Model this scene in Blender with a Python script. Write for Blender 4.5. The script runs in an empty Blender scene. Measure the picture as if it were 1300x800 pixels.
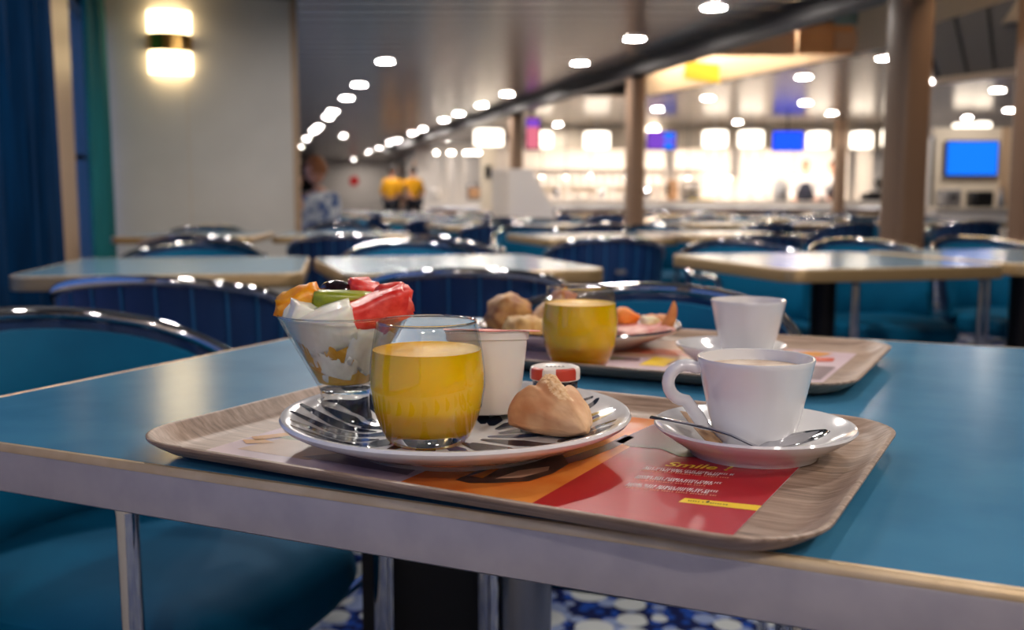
import bpy, bmesh, math, random
from mathutils import Vector, Matrix, noise
R = math.radians
PI = math.pi
S = bpy.context.scene
C = S.collection

# ------------------------------------------------------------------ camera
cam_d = bpy.data.cameras.new('camera')
cam = bpy.data.objects.new('camera', cam_d)
C.objects.link(cam)
cam.location = (0, 0, 0.94)
cam.rotation_euler = (R(90) - math.atan(145 / 1264), 0, 0)
cam_d.sensor_width = 36
cam_d.lens = 35.0
cam_d.clip_start = 0.05
cam_d.dof.use_dof = True
cam_d.dof.focus_distance = 0.70
cam_d.dof.aperture_fstop = 6.0
S.camera = cam

# ------------------------------------------------------------------ world: dusk outside the windows
w = bpy.data.worlds.new('dusk')
S.world = w
w.use_nodes = True
bg = w.node_tree.nodes['Background']
bg.inputs[0].default_value = (0.12, 0.26, 0.72, 1)
bg.inputs[1].default_value = 0.3

# ------------------------------------------------------------------ exposure
S.view_settings.view_transform = 'Standard'
S.view_settings.look = 'None'
S.view_settings.exposure = 1.5
S.view_settings.gamma = 1
S.view_settings.use_curve_mapping = False
S.cycles.max_bounces = 8
S.cycles.diffuse_bounces = 3
S.cycles.glossy_bounces = 4
S.cycles.transmission_bounces = 8
S.cycles.transparent_max_bounces = 16
S.cycles.sample_clamp_indirect = 4
S.cycles.sample_clamp_direct = 0
S.cycles.blur_glossy = 0.5

LENS = 100.0          # radiance of a ceiling downlight lens
SERV = 1.0           # multiplier of the servery lamps


# ------------------------------------------------------------------ materials
def lin(c):
    return tuple((x / 12.92 if x <= 0.04045 else ((x + 0.055) / 1.055) ** 2.4) for x in [v / 255 for v in c]) + (1,)


def mat(name, rgb, rough=0.5, metal=0.0, spec=0.5, coat=0.0, trans=0.0, ior=1.45, sss=0.0, emit=None, es=0.0, sheen=0.0):
    m = bpy.data.materials.new(name)
    m.use_nodes = True
    b = m.node_tree.nodes['Principled BSDF']
    b.inputs['Base Color'].default_value = lin(rgb)
    b.inputs['Roughness'].default_value = rough
    b.inputs['Metallic'].default_value = metal
    b.inputs['Specular IOR Level'].default_value = spec
    b.inputs['Coat Weight'].default_value = coat
    b.inputs['Coat Roughness'].default_value = 0.08
    b.inputs['Transmission Weight'].default_value = trans
    b.inputs['IOR'].default_value = ior
    b.inputs['Sheen Weight'].default_value = sheen
    if sss:
        b.inputs['Subsurface Weight'].default_value = sss
        b.inputs['Subsurface Radius'].default_value = (0.01, 0.006, 0.003)
        b.inputs['Subsurface Scale'].default_value = 1.0
    if emit:
        b.inputs['Emission Color'].default_value = lin(emit)
        b.inputs['Emission Strength'].default_value = es
    return m


def nodes(m):
    return m.node_tree.nodes, m.node_tree.links, m.node_tree.nodes['Principled BSDF']


def coords(m, scale=(1, 1, 1), kind='Object'):
    n, l, b = nodes(m)
    tc = n.new('ShaderNodeTexCoord')
    mp = n.new('ShaderNodeMapping')
    mp.inputs['Scale'].default_value = scale
    l.new(tc.outputs[kind], mp.inputs[0])
    return mp


def mottled(m, rgb1, rgb2, scale=8, detail=4, stretch=(1, 1, 1), bump=0.0, lo=0.35, hi=0.65, bscale=None, kind='Object', dist=0.002):
    n, l, b = nodes(m)
    mp = coords(m, stretch, kind)
    nz = n.new('ShaderNodeTexNoise')
    nz.inputs['Scale'].default_value = scale
    nz.inputs['Detail'].default_value = detail
    l.new(mp.outputs[0], nz.inputs['Vector'])
    rp = n.new('ShaderNodeValToRGB')
    rp.color_ramp.elements[0].position = lo
    rp.color_ramp.elements[1].position = hi
    rp.color_ramp.elements[0].color = lin(rgb1)
    rp.color_ramp.elements[1].color = lin(rgb2)
    l.new(nz.outputs['Fac'], rp.inputs[0])
    l.new(rp.outputs[0], b.inputs['Base Color'])
    if bump:
        bp = n.new('ShaderNodeBump')
        bp.inputs['Strength'].default_value = bump
        bp.inputs['Distance'].default_value = dist
        if bscale:
            n2 = n.new('ShaderNodeTexNoise')
            n2.inputs['Scale'].default_value = bscale
            n2.inputs['Detail'].default_value = 5
            l.new(mp.outputs[0], n2.inputs['Vector'])
            l.new(n2.outputs['Fac'], bp.inputs['Height'])
        else:
            l.new(nz.outputs['Fac'], bp.inputs['Height'])
        l.new(bp.outputs[0], b.inputs['Normal'])
    return m


def thin_glass(name, tint=(1, 1, 1), edge=(0.75, 0.8, 0.82)):
    m = bpy.data.materials.new(name)
    m.use_nodes = True
    n, l = m.node_tree.nodes, m.node_tree.links
    n.clear()
    out = n.new('ShaderNodeOutputMaterial')
    tr = n.new('ShaderNodeBsdfTransparent')
    gl = n.new('ShaderNodeBsdfGlossy')
    gl.inputs['Roughness'].default_value = 0.02
    lw = n.new('ShaderNodeLayerWeight')
    lw.inputs['Blend'].default_value = 0.35
    mc = n.new('ShaderNodeMix')
    mc.data_type = 'RGBA'
    mc.inputs[6].default_value = (*tint, 1)
    mc.inputs[7].default_value = (*edge, 1)
    l.new(lw.outputs['Facing'], mc.inputs[0])
    l.new(mc.outputs[2], tr.inputs[0])
    pw = n.new('ShaderNodeMath')
    pw.operation = 'POWER'
    l.new(lw.outputs['Facing'], pw.inputs[0])
    pw.inputs[1].default_value = 4.0
    fr = n.new('ShaderNodeMath')
    fr.operation = 'MULTIPLY_ADD'
    l.new(pw.outputs[0], fr.inputs[0])
    fr.inputs[1].default_value = 0.7
    fr.inputs[2].default_value = 0.055
    mx = n.new('ShaderNodeMixShader')
    l.new(fr.outputs[0], mx.inputs[0])
    l.new(tr.outputs[0], mx.inputs[1])
    l.new(gl.outputs[0], mx.inputs[2])
    l.new(mx.outputs[0], out.inputs[0])
    return m


def emitter(name, rgb, strength):
    m = bpy.data.materials.new(name)
    m.use_nodes = True
    n, l = m.node_tree.nodes, m.node_tree.links
    n.clear()
    o = n.new('ShaderNodeOutputMaterial')
    e = n.new('ShaderNodeEmission')
    e.inputs[0].default_value = lin(rgb)
    e.inputs[1].default_value = strength
    l.new(e.outputs[0], o.inputs[0])
    return m


M = {}
M['chrome'] = mat('chrome', (205, 205, 210), 0.07, 1.0)
M['steel'] = mat('brushed_steel', (150, 152, 158), 0.32, 1.0)
M['black'] = mat('black_plastic', (14, 14, 16), 0.45)
M['dark'] = mat('dark_metal', (24, 24, 28), 0.35, 0.6)
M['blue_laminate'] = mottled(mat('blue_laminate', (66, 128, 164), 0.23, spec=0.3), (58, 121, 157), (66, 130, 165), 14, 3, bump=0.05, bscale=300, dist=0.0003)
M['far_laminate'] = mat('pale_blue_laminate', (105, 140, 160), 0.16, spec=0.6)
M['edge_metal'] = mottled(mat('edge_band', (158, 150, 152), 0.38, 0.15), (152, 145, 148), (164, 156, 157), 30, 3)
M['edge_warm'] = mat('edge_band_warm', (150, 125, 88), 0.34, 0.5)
M['lip'] = mottled(mat('edge_lip', (196, 170, 132), 0.35, 0.35), (190, 163, 124), (204, 179, 142), 40, 3)
M['fabric'] = mottled(mat('teal_fabric', (0, 86, 122), 0.7, spec=0.15), (0, 80, 116), (0, 90, 127), 6, 3, bump=0.15, bscale=400, dist=0.001)
M['shell'] = mottled(mat('navy_shell', (0, 40, 86), 0.55), (0, 36, 80), (0, 44, 92), 5, 3)
M['seam'] = mat('seam', (30, 96, 146), 0.5)
M['ceramic'] = mat('white_ceramic', (226, 224, 224), 0.12, spec=0.6, coat=0.5)
M['navy_glaze'] = mat('navy_glaze', (16, 26, 50), 0.1, spec=0.6, coat=0.5)
M['blue_glaze'] = mat('blue_glaze', (44, 74, 120), 0.1, spec=0.6, coat=0.5)
M['mustard_glaze'] = mat('mustard_glaze', (176, 146, 50), 0.12, coat=0.5)
M['glass'] = thin_glass('thin_glass')
M['solid_glass'] = mat('solid_glass', (245, 248, 248), 0.0, trans=1.0, ior=1.45)
M['juice'] = mat('orange_juice', (255, 192, 8), 0.2, spec=0.3, sss=0.6)
jn = M['juice'].node_tree.nodes['Principled BSDF']
jn.inputs['Subsurface Weight'].default_value = 0.65
jn.inputs['Subsurface Radius'].default_value = (0.05, 0.022, 0.002)
M['juice_top'] = mottled(mat('juice_foam', (250, 185, 40), 0.4), (250, 184, 10), (254, 200, 50), 180, 4)
M['coffee'] = mottled(mat('coffee_crema', (206, 174, 142), 0.4), (176, 136, 102), (234, 214, 190), 45, 5, lo=0.25, hi=0.55)
M['coffee_ring'] = mottled(mat('coffee_ring', (150, 114, 94), 0.35), (136, 98, 76), (214, 204, 198), 140, 5, lo=0.38, hi=0.66)
M['yogurt'] = mat('yogurt_plastic', (226, 218, 210), 0.32, sss=0.3)
M['foil'] = mat('foil_lid', (236, 128, 118), 0.3, 0.3)
M['foil_w'] = mat('foil_white', (225, 220, 222), 0.3, 0.3)
M['bread'] = mat('bread_crust', (214, 160, 110), 0.62, sss=0.15)
M['crumb'] = mottled(mat('bread_crumb', (232, 192, 146), 0.75, sss=0.15), (208, 156, 104), (240, 206, 164), 260, 5, bump=0.8, dist=0.002)
M['lid_white'] = mat('lid_white', (226, 216, 208), 0.3)
M['lid_red'] = mat('lid_red', (186, 60, 42), 0.3)
M['jam'] = mat('dark_jam', (38, 16, 16), 0.12, coat=0.8)
M['sugar'] = mottled(mat('kraft_paper', (196, 152, 108), 0.6), (186, 142, 98), (206, 164, 122), 90, 3)
M['print_dark'] = mat('print_dark', (50, 36, 34), 0.5)
M['white_paint'] = mat('white_paint', (216, 208, 200), 0.5)
M['cream_paint'] = mat('cream_panel', (206, 192, 172), 0.45)
M['wall_panel'] = mottled(mat('wall_panel', (206, 202, 196), 0.42), (203, 199, 193), (209, 205, 199), 3, 2)
M['trim'] = mat('beige_trim', (176, 148, 120), 0.4)
M['post'] = mat('window_post', (150, 124, 100), 0.45)
M['trim_dark'] = mat('dark_trim', (96, 74, 56), 0.45)
M['column'] = mat('taupe_column', (134, 108, 88), 0.36)
M['beam'] = mat('dark_beam', (34, 32, 36), 0.45, 0.2)
M['slat'] = mat('ceiling_slat', (166, 157, 151), 0.24, 0.7)
M['rib_paint'] = mat('rib_paint', (128, 130, 136), 0.4)
M['slat_gap'] = mat('ceiling_void', (30, 30, 34), 0.7)
M['curtain_dark'] = mottled(mat('curtain_dark', (2, 32, 66), 0.85, spec=0.08), (0, 30, 60), (0, 40, 76), 30, 3, stretch=(1, 1, 0.1))
M['curtain_teal'] = mottled(mat('curtain_teal', (0, 98, 104), 0.8), (0, 92, 98), (4, 106, 112), 30, 3, stretch=(1, 1, 0.1))
M['skin'] = mat('skin', (206, 150, 124), 0.55, sss=0.1)
M['hair_ginger'] = mat('hair_ginger', (150, 92, 52), 0.6)
M['hair_dark'] = mat('hair_dark', (26, 20, 18), 0.6)
M['yellow_shirt'] = mat('yellow_shirt', (226, 160, 10), 0.8)
M['white_shirt'] = mat('white_shirt', (220, 218, 222), 0.8)
M['apron'] = mat('navy_apron', (22, 26, 46), 0.8)
M['trousers'] = mat('dark_trousers', (22, 24, 34), 0.8)
M['floral'] = mottled(mat('floral_shirt', (150, 170, 200), 0.8), (70, 96, 150), (206, 212, 218), 14, 4, lo=0.4, hi=0.58)
M['screen_blue'] = emitter('screen_blue', (20, 110, 235), 0.55)
M['screen_deep'] = emitter('screen_deep', (24, 70, 240), 0.75)
M['screen_purple'] = emitter('screen_purple', (120, 70, 190), 0.45)
M['screen_pink'] = emitter('screen_pink', (214, 110, 130), 0.45)
M['lens'] = emitter('lamp_lens', (255, 245, 236), LENS)
M['sconce_glass'] = emitter('sconce_glass', (255, 224, 168), 3.4)
M['shade_glow'] = emitter('pendant_shade', (255, 238, 216), 1.6)
M['bulb'] = emitter('heat_bulb', (255, 230, 196), 30.0)
M['cove'] = emitter('cove_strip', (255, 222, 184), 26.0)
M['serv_lamp'] = emitter('servery_tube', (255, 240, 222), 9.0)
M['brass'] = mat('brass', (190, 150, 84), 0.22, 1.0)
M['window_glass'] = thin_glass('window_glass')
M['red_sign'] = mat('red_sign', (200, 30, 30), 0.5)
M['yellow_tray'] = mat('yellow_tray', (235, 205, 60), 0.5)
M['tan'] = mat('tan_box', (196, 150, 110), 0.6)
M['grey_machine'] = mat('grey_machine', (120, 116, 116), 0.35, 0.3)
M['orange_panel'] = mottled(mat('orange_panel', (196, 118, 62), 0.4), (176, 104, 56), (206, 140, 84), 1.5, 2)
M['teal_panel'] = mottled(mat('teal_panel', (62, 104, 112), 0.3), (40, 78, 88), (128, 152, 156), 3, 3)
M['brown_panel'] = mat('brown_panel', (196, 152, 120), 0.45)
M['pink_paper'] = mat('placemat_paper', (206, 182, 190), 0.3)
M['p_red'] = mat('print_red', (176, 18, 30), 0.26)
M['p_orange'] = mottled(mat('print_orange', (226, 128, 40), 0.26), (218, 110, 34), (232, 142, 58), 20, 3)
M['p_deep'] = mat('print_maroon', (112, 36, 42), 0.26)
M['p_olive'] = mat('print_olive', (70, 66, 52), 0.26)
M['p_brown'] = mottled(mat('print_brown', (58, 40, 36), 0.3), (44, 30, 28), (96, 60, 44), 60, 3)
M['p_tan'] = mottled(mat('print_tan', (206, 164, 132), 0.3), (196, 152, 120), (214, 176, 146), 30, 3)
M['p_yellow'] = mat('print_yellow', (246, 206, 20), 0.3)
M['p_white'] = mat('print_white', (250, 236, 232), 0.35)
M['p_salmon'] = mat('print_salmon', (238, 150, 110), 0.35)
M['p_tomato'] = mottled(mat('print_tomato', (206, 72, 46), 0.3), (184, 54, 40), (222, 100, 66), 40, 3)
M['p_green'] = mat('print_green', (112, 124, 64), 0.3)
M['p_stick'] = mat('print_stick', (222, 152, 66), 0.3)
M['p_purple'] = mat('print_purple', (120, 96, 104), 0.3)


def wood(name, c1, c2, c3):
    m = mat(name, c2, 0.42)
    n, l, b = nodes(m)
    mp = coords(m, (5, 90, 30))
    nz = n.new('ShaderNodeTexNoise')
    nz.inputs['Scale'].default_value = 3.2
    nz.inputs['Detail'].default_value = 7
    nz.inputs['Roughness'].default_value = 0.62
    nz.inputs['Distortion'].default_value = 0.35
    l.new(mp.outputs[0], nz.inputs['Vector'])
    rp = n.new('ShaderNodeValToRGB')
    rp.color_ramp.elements[0].position = 0.3
    rp.color_ramp.elements[0].color = lin(c1)
    rp.color_ramp.elements[1].position = 0.68
    rp.color_ramp.elements[1].color = lin(c3)
    e = rp.color_ramp.elements.new(0.48)
    e.color = lin(c2)
    l.new(nz.outputs['Fac'], rp.inputs[0])
    l.new(rp.outputs[0], b.inputs['Base Color'])
    bp = n.new('ShaderNodeBump')
    bp.inputs['Strength'].default_value = 0.25
    bp.inputs['Distance'].default_value = 0.0006
    l.new(nz.outputs['Fac'], bp.inputs['Height'])
    l.new(bp.outputs[0], b.inputs['Normal'])
    return m


M['tray_wood'] = wood('tray_wood', (104, 82, 66), (150, 124, 104), (182, 156, 136))


def carpet():
    m = mat('carpet', (20, 34, 96), 0.95, spec=0.1)
    n, l, b = nodes(m)
    mp = coords(m, (1, 1, 1))

    def dots(scale, r, c, prev, col_var=None):
        v = n.new('ShaderNodeTexVoronoi')
        v.voronoi_dimensions = '2D'
        v.inputs['Scale'].default_value = scale
        v.inputs['Randomness'].default_value = 0.75
        l.new(mp.outputs[0], v.inputs['Vector'])
        sep = n.new('ShaderNodeSeparateColor')
        l.new(v.outputs['Color'], sep.inputs[0])
        mul = n.new('ShaderNodeMath')
        mul.operation = 'MULTIPLY_ADD'
        l.new(sep.outputs[0], mul.inputs[0])
        mul.inputs[1].default_value = r * 0.75
        mul.inputs[2].default_value = r * 0.45
        lt = n.new('ShaderNodeMath')
        lt.operation = 'LESS_THAN'
        l.new(v.outputs['Distance'], lt.inputs[0])
        l.new(mul.outputs[0], lt.inputs[1])
        mx = n.new('ShaderNodeMix')
        mx.data_type = 'RGBA'
        l.new(lt.outputs[0], mx.inputs[0])
        if prev is None:
            mx.inputs[6].default_value = lin((10, 18, 56))
        else:
            l.new(prev, mx.inputs[6])
        mx.inputs[7].default_value = lin(c)
        return mx.outputs[2]
    o = dots(26, 0.42, (20, 52, 120), None)
    o = dots(15, 0.4, (104, 116, 146), o)
    o = dots(9, 0.36, (150, 154, 154), o)
    l.new(o, b.inputs['Base Color'])
    return m


M['carpet'] = carpet()


def bread_mat(m):
    n, l, b = nodes(m)
    mp = coords(m)
    nz = n.new('ShaderNodeTexNoise')
    nz.inputs['Scale'].default_value = 30
    nz.inputs['Detail'].default_value = 3
    l.new(mp.outputs[0], nz.inputs['Vector'])
    rp = n.new('ShaderNodeValToRGB')
    rp.color_ramp.elements[0].position = 0.3
    rp.color_ramp.elements[0].color = lin((190, 122, 76))
    rp.color_ramp.elements[1].position = 0.66
    rp.color_ramp.elements[1].color = lin((232, 190, 146))
    l.new(nz.outputs['Fac'], rp.inputs[0])
    l.new(rp.outputs[0], b.inputs['Base Color'])
    n2 = n.new('ShaderNodeTexNoise')
    n2.inputs['Scale'].default_value = 160
    n2.inputs['Detail'].default_value = 2
    l.new(mp.outputs[0], n2.inputs['Vector'])
    bp = n.new('ShaderNodeBump')
    bp.inputs['Strength'].default_value = 0.35
    bp.inputs['Distance'].default_value = 0.001
    l.new(n2.outputs['Fac'], bp.inputs['Height'])
    l.new(bp.outputs[0], b.inputs['Normal'])


bread_mat(M['bread'])
for k, c1, c2, sc in (('f_orange', (240, 140, 10), (250, 176, 40), 90), ('f_melon', (228, 220, 202), (242, 238, 224), 50),
                      ('f_kiwi', (126, 142, 20), (172, 176, 50), 60), ('f_water', (214, 40, 34), (238, 84, 74), 130),
                      ('f_pine', (236, 220, 170), (246, 236, 200), 60), ('f_peach', (216, 150, 40), (236, 180, 70), 50)):
    M[k] = mottled(mat(k, c1, 0.34, sss=0.3, coat=0.12), c1, c2, sc, 4, bump=0.3, dist=0.001)
M['f_grape'] = mat('dark_grape', (30, 12, 18), 0.12, coat=0.8)
M['syrup'] = mat('fruit_syrup', (222, 176, 84), 0.1, sss=0.4)


# ------------------------------------------------------------------ mesh builder
class MB:
    def __init__(s):
        s.v = []
        s.f = []

    def add(s, vs, fs):
        o = len(s.v)
        s.v += [tuple(v) for v in vs]
        s.f += [tuple(o + i for i in f) for f in fs]
        return s

    def box(s, x0, x1, y0, y1, z0, z1, T=None):
        vs = [Vector((x, y, z)) for z in (z0, z1) for y in (y0, y1) for x in (x0, x1)]
        if T:
            vs = [T @ v for v in vs]
        return s.add(vs, [(0, 2, 3, 1), (4, 5, 7, 6), (0, 1, 5, 4), (2, 6, 7, 3), (0, 4, 6, 2), (1, 3, 7, 5)])

    def loft(s, rings, closed=True, cap0=False, cap1=False):
        n = len(rings[0])
        vs = [v for r in rings for v in r]
        fs = []
        for i in range(len(rings) - 1):
            for j in range(n if closed else n - 1):
                a, b = i * n + j, i * n + (j + 1) % n
                fs.append((a, b, b + n, a + n))
        if cap0:
            fs.append(tuple(reversed(range(n))))
        if cap1:
            fs.append(tuple(range((len(rings) - 1) * n, len(rings) * n)))
        return s.add(vs, fs)

    def lathe(s, prof, seg=32, c=(0, 0, 0), cap0=False, cap1=False):
        rings = [[(c[0] + r * math.cos(2 * PI * k / seg), c[1] + r * math.sin(2 * PI * k / seg), c[2] + z) for k in range(seg)] for r, z in prof]
        return s.loft(rings, True, cap0, cap1)

    def tube(s, path, r, seg=8, closed=False, caps=True, flat=1.0):
        P = [Vector(p) for p in path]
        n = len(P)
        rs = r if isinstance(r, (list, tuple)) else [r] * n
        rings = []
        up = None
        for i in range(n):
            if closed:
                t = (P[(i + 1) % n] - P[i - 1])
            else:
                t = P[min(i + 1, n - 1)] - P[max(i - 1, 0)]
            t.normalize()
            if up is None:
                up = Vector((0, 0, 1)) if abs(t.z) < 0.9 else Vector((1, 0, 0))
            a = t.cross(up)
            if a.length < 1e-6:
                a = t.cross(Vector((0, 1, 0)))
            a.normalize()
            b = a.cross(t)
            b.normalize()
            up = b
            rings.append([P[i] + (a * math.cos(2 * PI * k / seg) + b * math.sin(2 * PI * k / seg) * flat) * rs[i] for k in range(seg)])
        if closed:
            rings.append(rings[0])
            return s.loft(rings)
        return s.loft(rings, True, caps, caps)

    def mesh(s, name, m, smooth=True, angle=40):
        me = bpy.data.meshes.new(name)
        me.from_pydata(s.v, [], s.f)
        bm = bmesh.new()
        bm.from_mesh(me)
        bmesh.ops.remove_doubles(bm, verts=bm.verts, dist=1e-6)
        bmesh.ops.recalc_face_normals(bm, faces=bm.faces)
        for f in bm.faces:
            f.smooth = smooth
        if smooth:
            for e in bm.edges:
                if len(e.link_faces) == 2 and e.calc_face_angle(0) > R(angle):
                    e.smooth = False
        bm.to_mesh(me)
        bm.free()
        for x in (m if isinstance(m, (list, tuple)) else [m]):
            me.materials.append(x)
        return me

    def obj(s, name, m, parent=None, smooth=True, angle=40, loc=(0, 0, 0), rot=(0, 0, 0)):
        return link(name, s.mesh(name, m, smooth, angle), parent, loc, rot)


def link(name, me, parent=None, loc=(0, 0, 0), rot=(0, 0, 0)):
    o = bpy.data.objects.new(name, me)
    C.objects.link(o)
    o.parent = parent
    o.location = loc
    o.rotation_euler = rot
    return o


def tag(o, label, cat, group=None, kind=None):
    if label:
        o['label'] = label
    if cat:
        o['category'] = cat
    if group:
        o['group'] = group
    if kind:
        o['kind'] = kind
    return o


def thing(name, label, cat, loc=(0, 0, 0), rz=0, group=None):
    o = bpy.data.objects.new(name, None)
    o.empty_display_size = 0.05
    C.objects.link(o)
    o.location = loc
    o.rotation_euler = (0, 0, rz)
    return tag(o, label, cat, group)


KIDS = {}


def dup(root, loc, rz=None, label=None, group=None):
    r = root.copy()
    C.objects.link(r)
    r.location = loc
    if rz is not None:
        r.rotation_euler = (0, 0, rz)
    if label:
        r['label'] = label
    if group:
        r['group'] = group
    if root.name not in KIDS:
        KIDS[root.name] = [(c, list(c.children)) for c in root.children]
    for ch, gs in KIDS[root.name]:
        c = ch.copy()
        C.objects.link(c)
        c.parent = r
        for g in gs:
            d = g.copy()
            C.objects.link(d)
            d.parent = c
    return r


def struct(o):
    o['kind'] = 'structure'
    return o


def rrect(W, D, r, n=6):
    pts = []
    for sx, sy, a0 in ((1, 1, 0), (-1, 1, 90), (-1, -1, 180), (1, -1, 270)):
        for k in range(n + 1):
            t = R(a0 + 90 * k / n)
            pts.append((sx * (W / 2 - r) + r * math.cos(t), sy * (D / 2 - r) + r * math.sin(t)))
    return pts


def rr_rings(W, D, r, prof, n=6):
    """prof: list of (inset, z)"""
    return [[(x, y, z) for x, y in rrect(W - 2 * i, D - 2 * i, max(r - i, 0.002), n)] for i, z in prof]


def frame(o, d):
    """matrix with +X along d (2D)"""
    a = math.atan2(d[1], d[0])
    return Matrix.Translation((o[0], o[1], 0)) @ Matrix.Rotation(a, 4, 'Z')


def ngon_print(name, pts, z, m, parent):
    b = MB()
    b.add([(x, y, z) for x, y in pts], [tuple(range(len(pts)))])
    return b.obj(name, m, parent, smooth=False)


def text_mesh(name, body, size, m, parent, loc, rz, shear=0.0, offset=0.0, align='LEFT'):
    cu = bpy.data.curves.new(name, 'FONT')
    cu.body = body
    cu.size = size
    cu.shear = shear
    cu.offset = offset
    cu.align_x = align
    cu.resolution_u = 3
    o = bpy.data.objects.new(name, cu)
    C.objects.link(o)
    dg = bpy.context.evaluated_depsgraph_get()
    me = bpy.data.meshes.new_from_object(o.evaluated_get(dg))
    bpy.data.objects.remove(o)
    me.materials.clear()
    me.materials.append(m)
    return link(name, me, parent, loc, (0, 0, rz))


def skin_body(verts, edges, radii, sub=1):
    me = bpy.data.meshes.new('skeleton')
    me.from_pydata(verts, edges, [])
    o = bpy.data.objects.new('skeleton', me)
    C.objects.link(o)
    o.modifiers.new('skin', 'SKIN')
    sv = me.skin_vertices[0].data
    for i, r in enumerate(radii):
        rr = r if isinstance(r, tuple) else (r, r)
        sv[i].radius = rr
        sv[i].use_root = (i == 0)
    s = o.modifiers.new('sub', 'SUBSURF')
    s.levels = sub
    s.render_levels = sub
    dg = bpy.context.evaluated_depsgraph_get()
    out = bpy.data.meshes.new_from_object(o.evaluated_get(dg))
    bpy.data.objects.remove(o)
    bpy.data.meshes.remove(me)
    for p in out.polygons:
        p.use_smooth = True
    return out


# ================================================================== ROOM
V = Vector((-0.269, 0.963, 0)).normalized()      # long axis of the saloon
E1 = Vector((V.y, -V.x, 0))                      # across it
ZC = 2.3
C0 = Vector((-2.716, 6.674, 0))                  # corner of bulkhead and window wall


def wl(t, off=0.0):                              # point on the window wall, t metres from the corner towards the camera
    return C0 - V * t + E1 * off


fl = MB()
fl.add([(0.1, -4, 0), (14, -4, 0), (14, 36, 0), (-11.05, 36, 0)], [(0, 1, 2, 3)])
struct(fl.obj('floor', M['carpet'], smooth=False))

ce = MB()
# ceiling deck above the slats, open where the bright recess rises on the servery side of the beam
ce.loft([[(0.1, -4, z), (14, -4, z), (14, 36, z), (-11.05, 36, z)] for z in (2.86, 2.92)], True, True, True)
ceil_o = struct(ce.obj('ceiling', M['slat_gap'], smooth=False))
# recess outline (beam line on its left, an angled edge beyond)
BX = lambda y: 1.6584 - (y - 8.553) * 0.279      # x of the beam line
RX = lambda y: 1.80 + (13.25 - y) * 0.385        # x of the recess' far edge
y = -3.8
PITCH = 0.3
slat_cache = {}
while y < 35:
    LX = C0.x - 0.2793 * (y - C0.y) + 0.1
    spans = [(LX, 12.9)]
    if 4.5 < y < 13.3:
        spans = [(LX, BX(y)), (max(RX(y), BX(y)), 12.9)]
    for a, b in spans:
        if b - a > 0.1:
            s = MB()
            s.box(-(b - a) / 2, (b - a) / 2, 0, PITCH - 0.048, 0, 0.02)
            s.obj('ceiling_slat', M['slat'], ceil_o, smooth=False, loc=((a + b) / 2, y, ZC))
    y += PITCH

# far wall, back wall, right wall, passage wall
b = MB().box(-10.6, -3.6, 34.5, 34.7, 0, 2.86)
struct(b.obj('wall_far', M['white_paint'], smooth=False))
b = MB().box(-2.4, 13, 25.0, 25.2, 0, 2.86)
struct(b.obj('wall_servery', M['white_paint'], smooth=False))
b = MB().box(0, 9.9, -0.1, 0.1, 0, 2.86, frame((-2.2, 25.2), (-0.19, 0.98)))
struct(b.obj('wall_passage', M['white_paint'], smooth=False))
b = MB().box(12.8, 13, -3.5, 25, 0, 2.86)
struct(b.obj('wall_right', M['cream_paint'], smooth=False))
bw0 = wl(9.2)
b = MB().box(-0.3, 14.4, -0.2, 0, 0, 2.86, frame((bw0.x, bw0.y), (1, -0.06)))
struct(b.obj('wall_back', M['cream_paint'], smooth=False))

# bulkhead (pale wall with the sconce)
bk = MB()
BT = frame((-1.505, 7.0), (-E1.x, -E1.y))
bk.box(0.0, 1.5, -0.16, 0, 0, ZC, BT)
blk = struct(bk.obj('wall_bulkhead', M['wall_panel'], smooth=False))
pj = MB().box(0.70, 0.706, -0.002, 0.004, 0.0, ZC, BT)
pj.obj('panel_joint', M['cream_paint'], blk, smooth=False)
b = MB().box(-0.03, 0.015, -0.18, 0.012, 0, ZC, BT)
struct(b.obj('trim_1', M['trim'], smooth=False))

# window wall: dado and head, posts, panes
WT = frame((C0.x, C0.y), (-V.x, -V.y))           # local x = t, local y<0 ... outward
def wbox(t0, t1, y0, y1, z0, z1):
    return MB().box(t0, t1, y0, y1, z0, z1, WT)


# local y of WT: rotate(-V) by +90 deg -> E1 points into the room
b = wbox(-29, 9.4, -0.2, 0, 0, 0.5)
struct(b.obj('wall_left', M['white_paint'], smooth=False))
b = wbox(-29, 9.4, -0.2, 0, 2.12, 2.86)
struct(b.obj('wall_left_head', M['white_paint'], smooth=False))
b = wbox(-29, -2.4, -0.2, 0, 0.5, 2.12)
struct(b.obj('wall_left_solid', M['white_paint'], smooth=False))
b = wbox(8.7, 9.4, -0.2, 0, 0.5, 2.12)
struct(b.obj('wall_left_end', M['white_paint'], smooth=False))
wn = 0
for t0, t1 in ((-2.4, 1.48), (2.5, 3.7), (3.9, 6.2), (6.4, 8.7)):
    wn += 1
    fr = MB()
    for a0, a1, z0, z1 in ((t0, t1, 0.5, 0.56), (t0, t1, 2.06, 2.12), (t0, t0 + 0.05, 0.56, 2.06), (t1 - 0.05, t1, 0.56, 2.06)):
        fr.box(a0, a1, -0.06, -0.002, z0, z1, WT)
    f = struct(fr.obj('window_%d' % wn, M['trim'], smooth=False))
    p = MB().box(t0 + 0.05, t1 - 0.05, -0.026, -0.020, 0.56, 2.06, WT)
    p.obj('pane', M['window_glass'], f, smooth=False)
    if wn == 1:
        h = MB().box(1.0, 1.04, -0.02, 0.02, 1.17, 1.2, WT)
        h.box(0.86, 1.04, 0.012, 0.022, 1.178, 1.192, WT)
        h.obj('window_latch', M['dark'], f, smooth=False)
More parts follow.
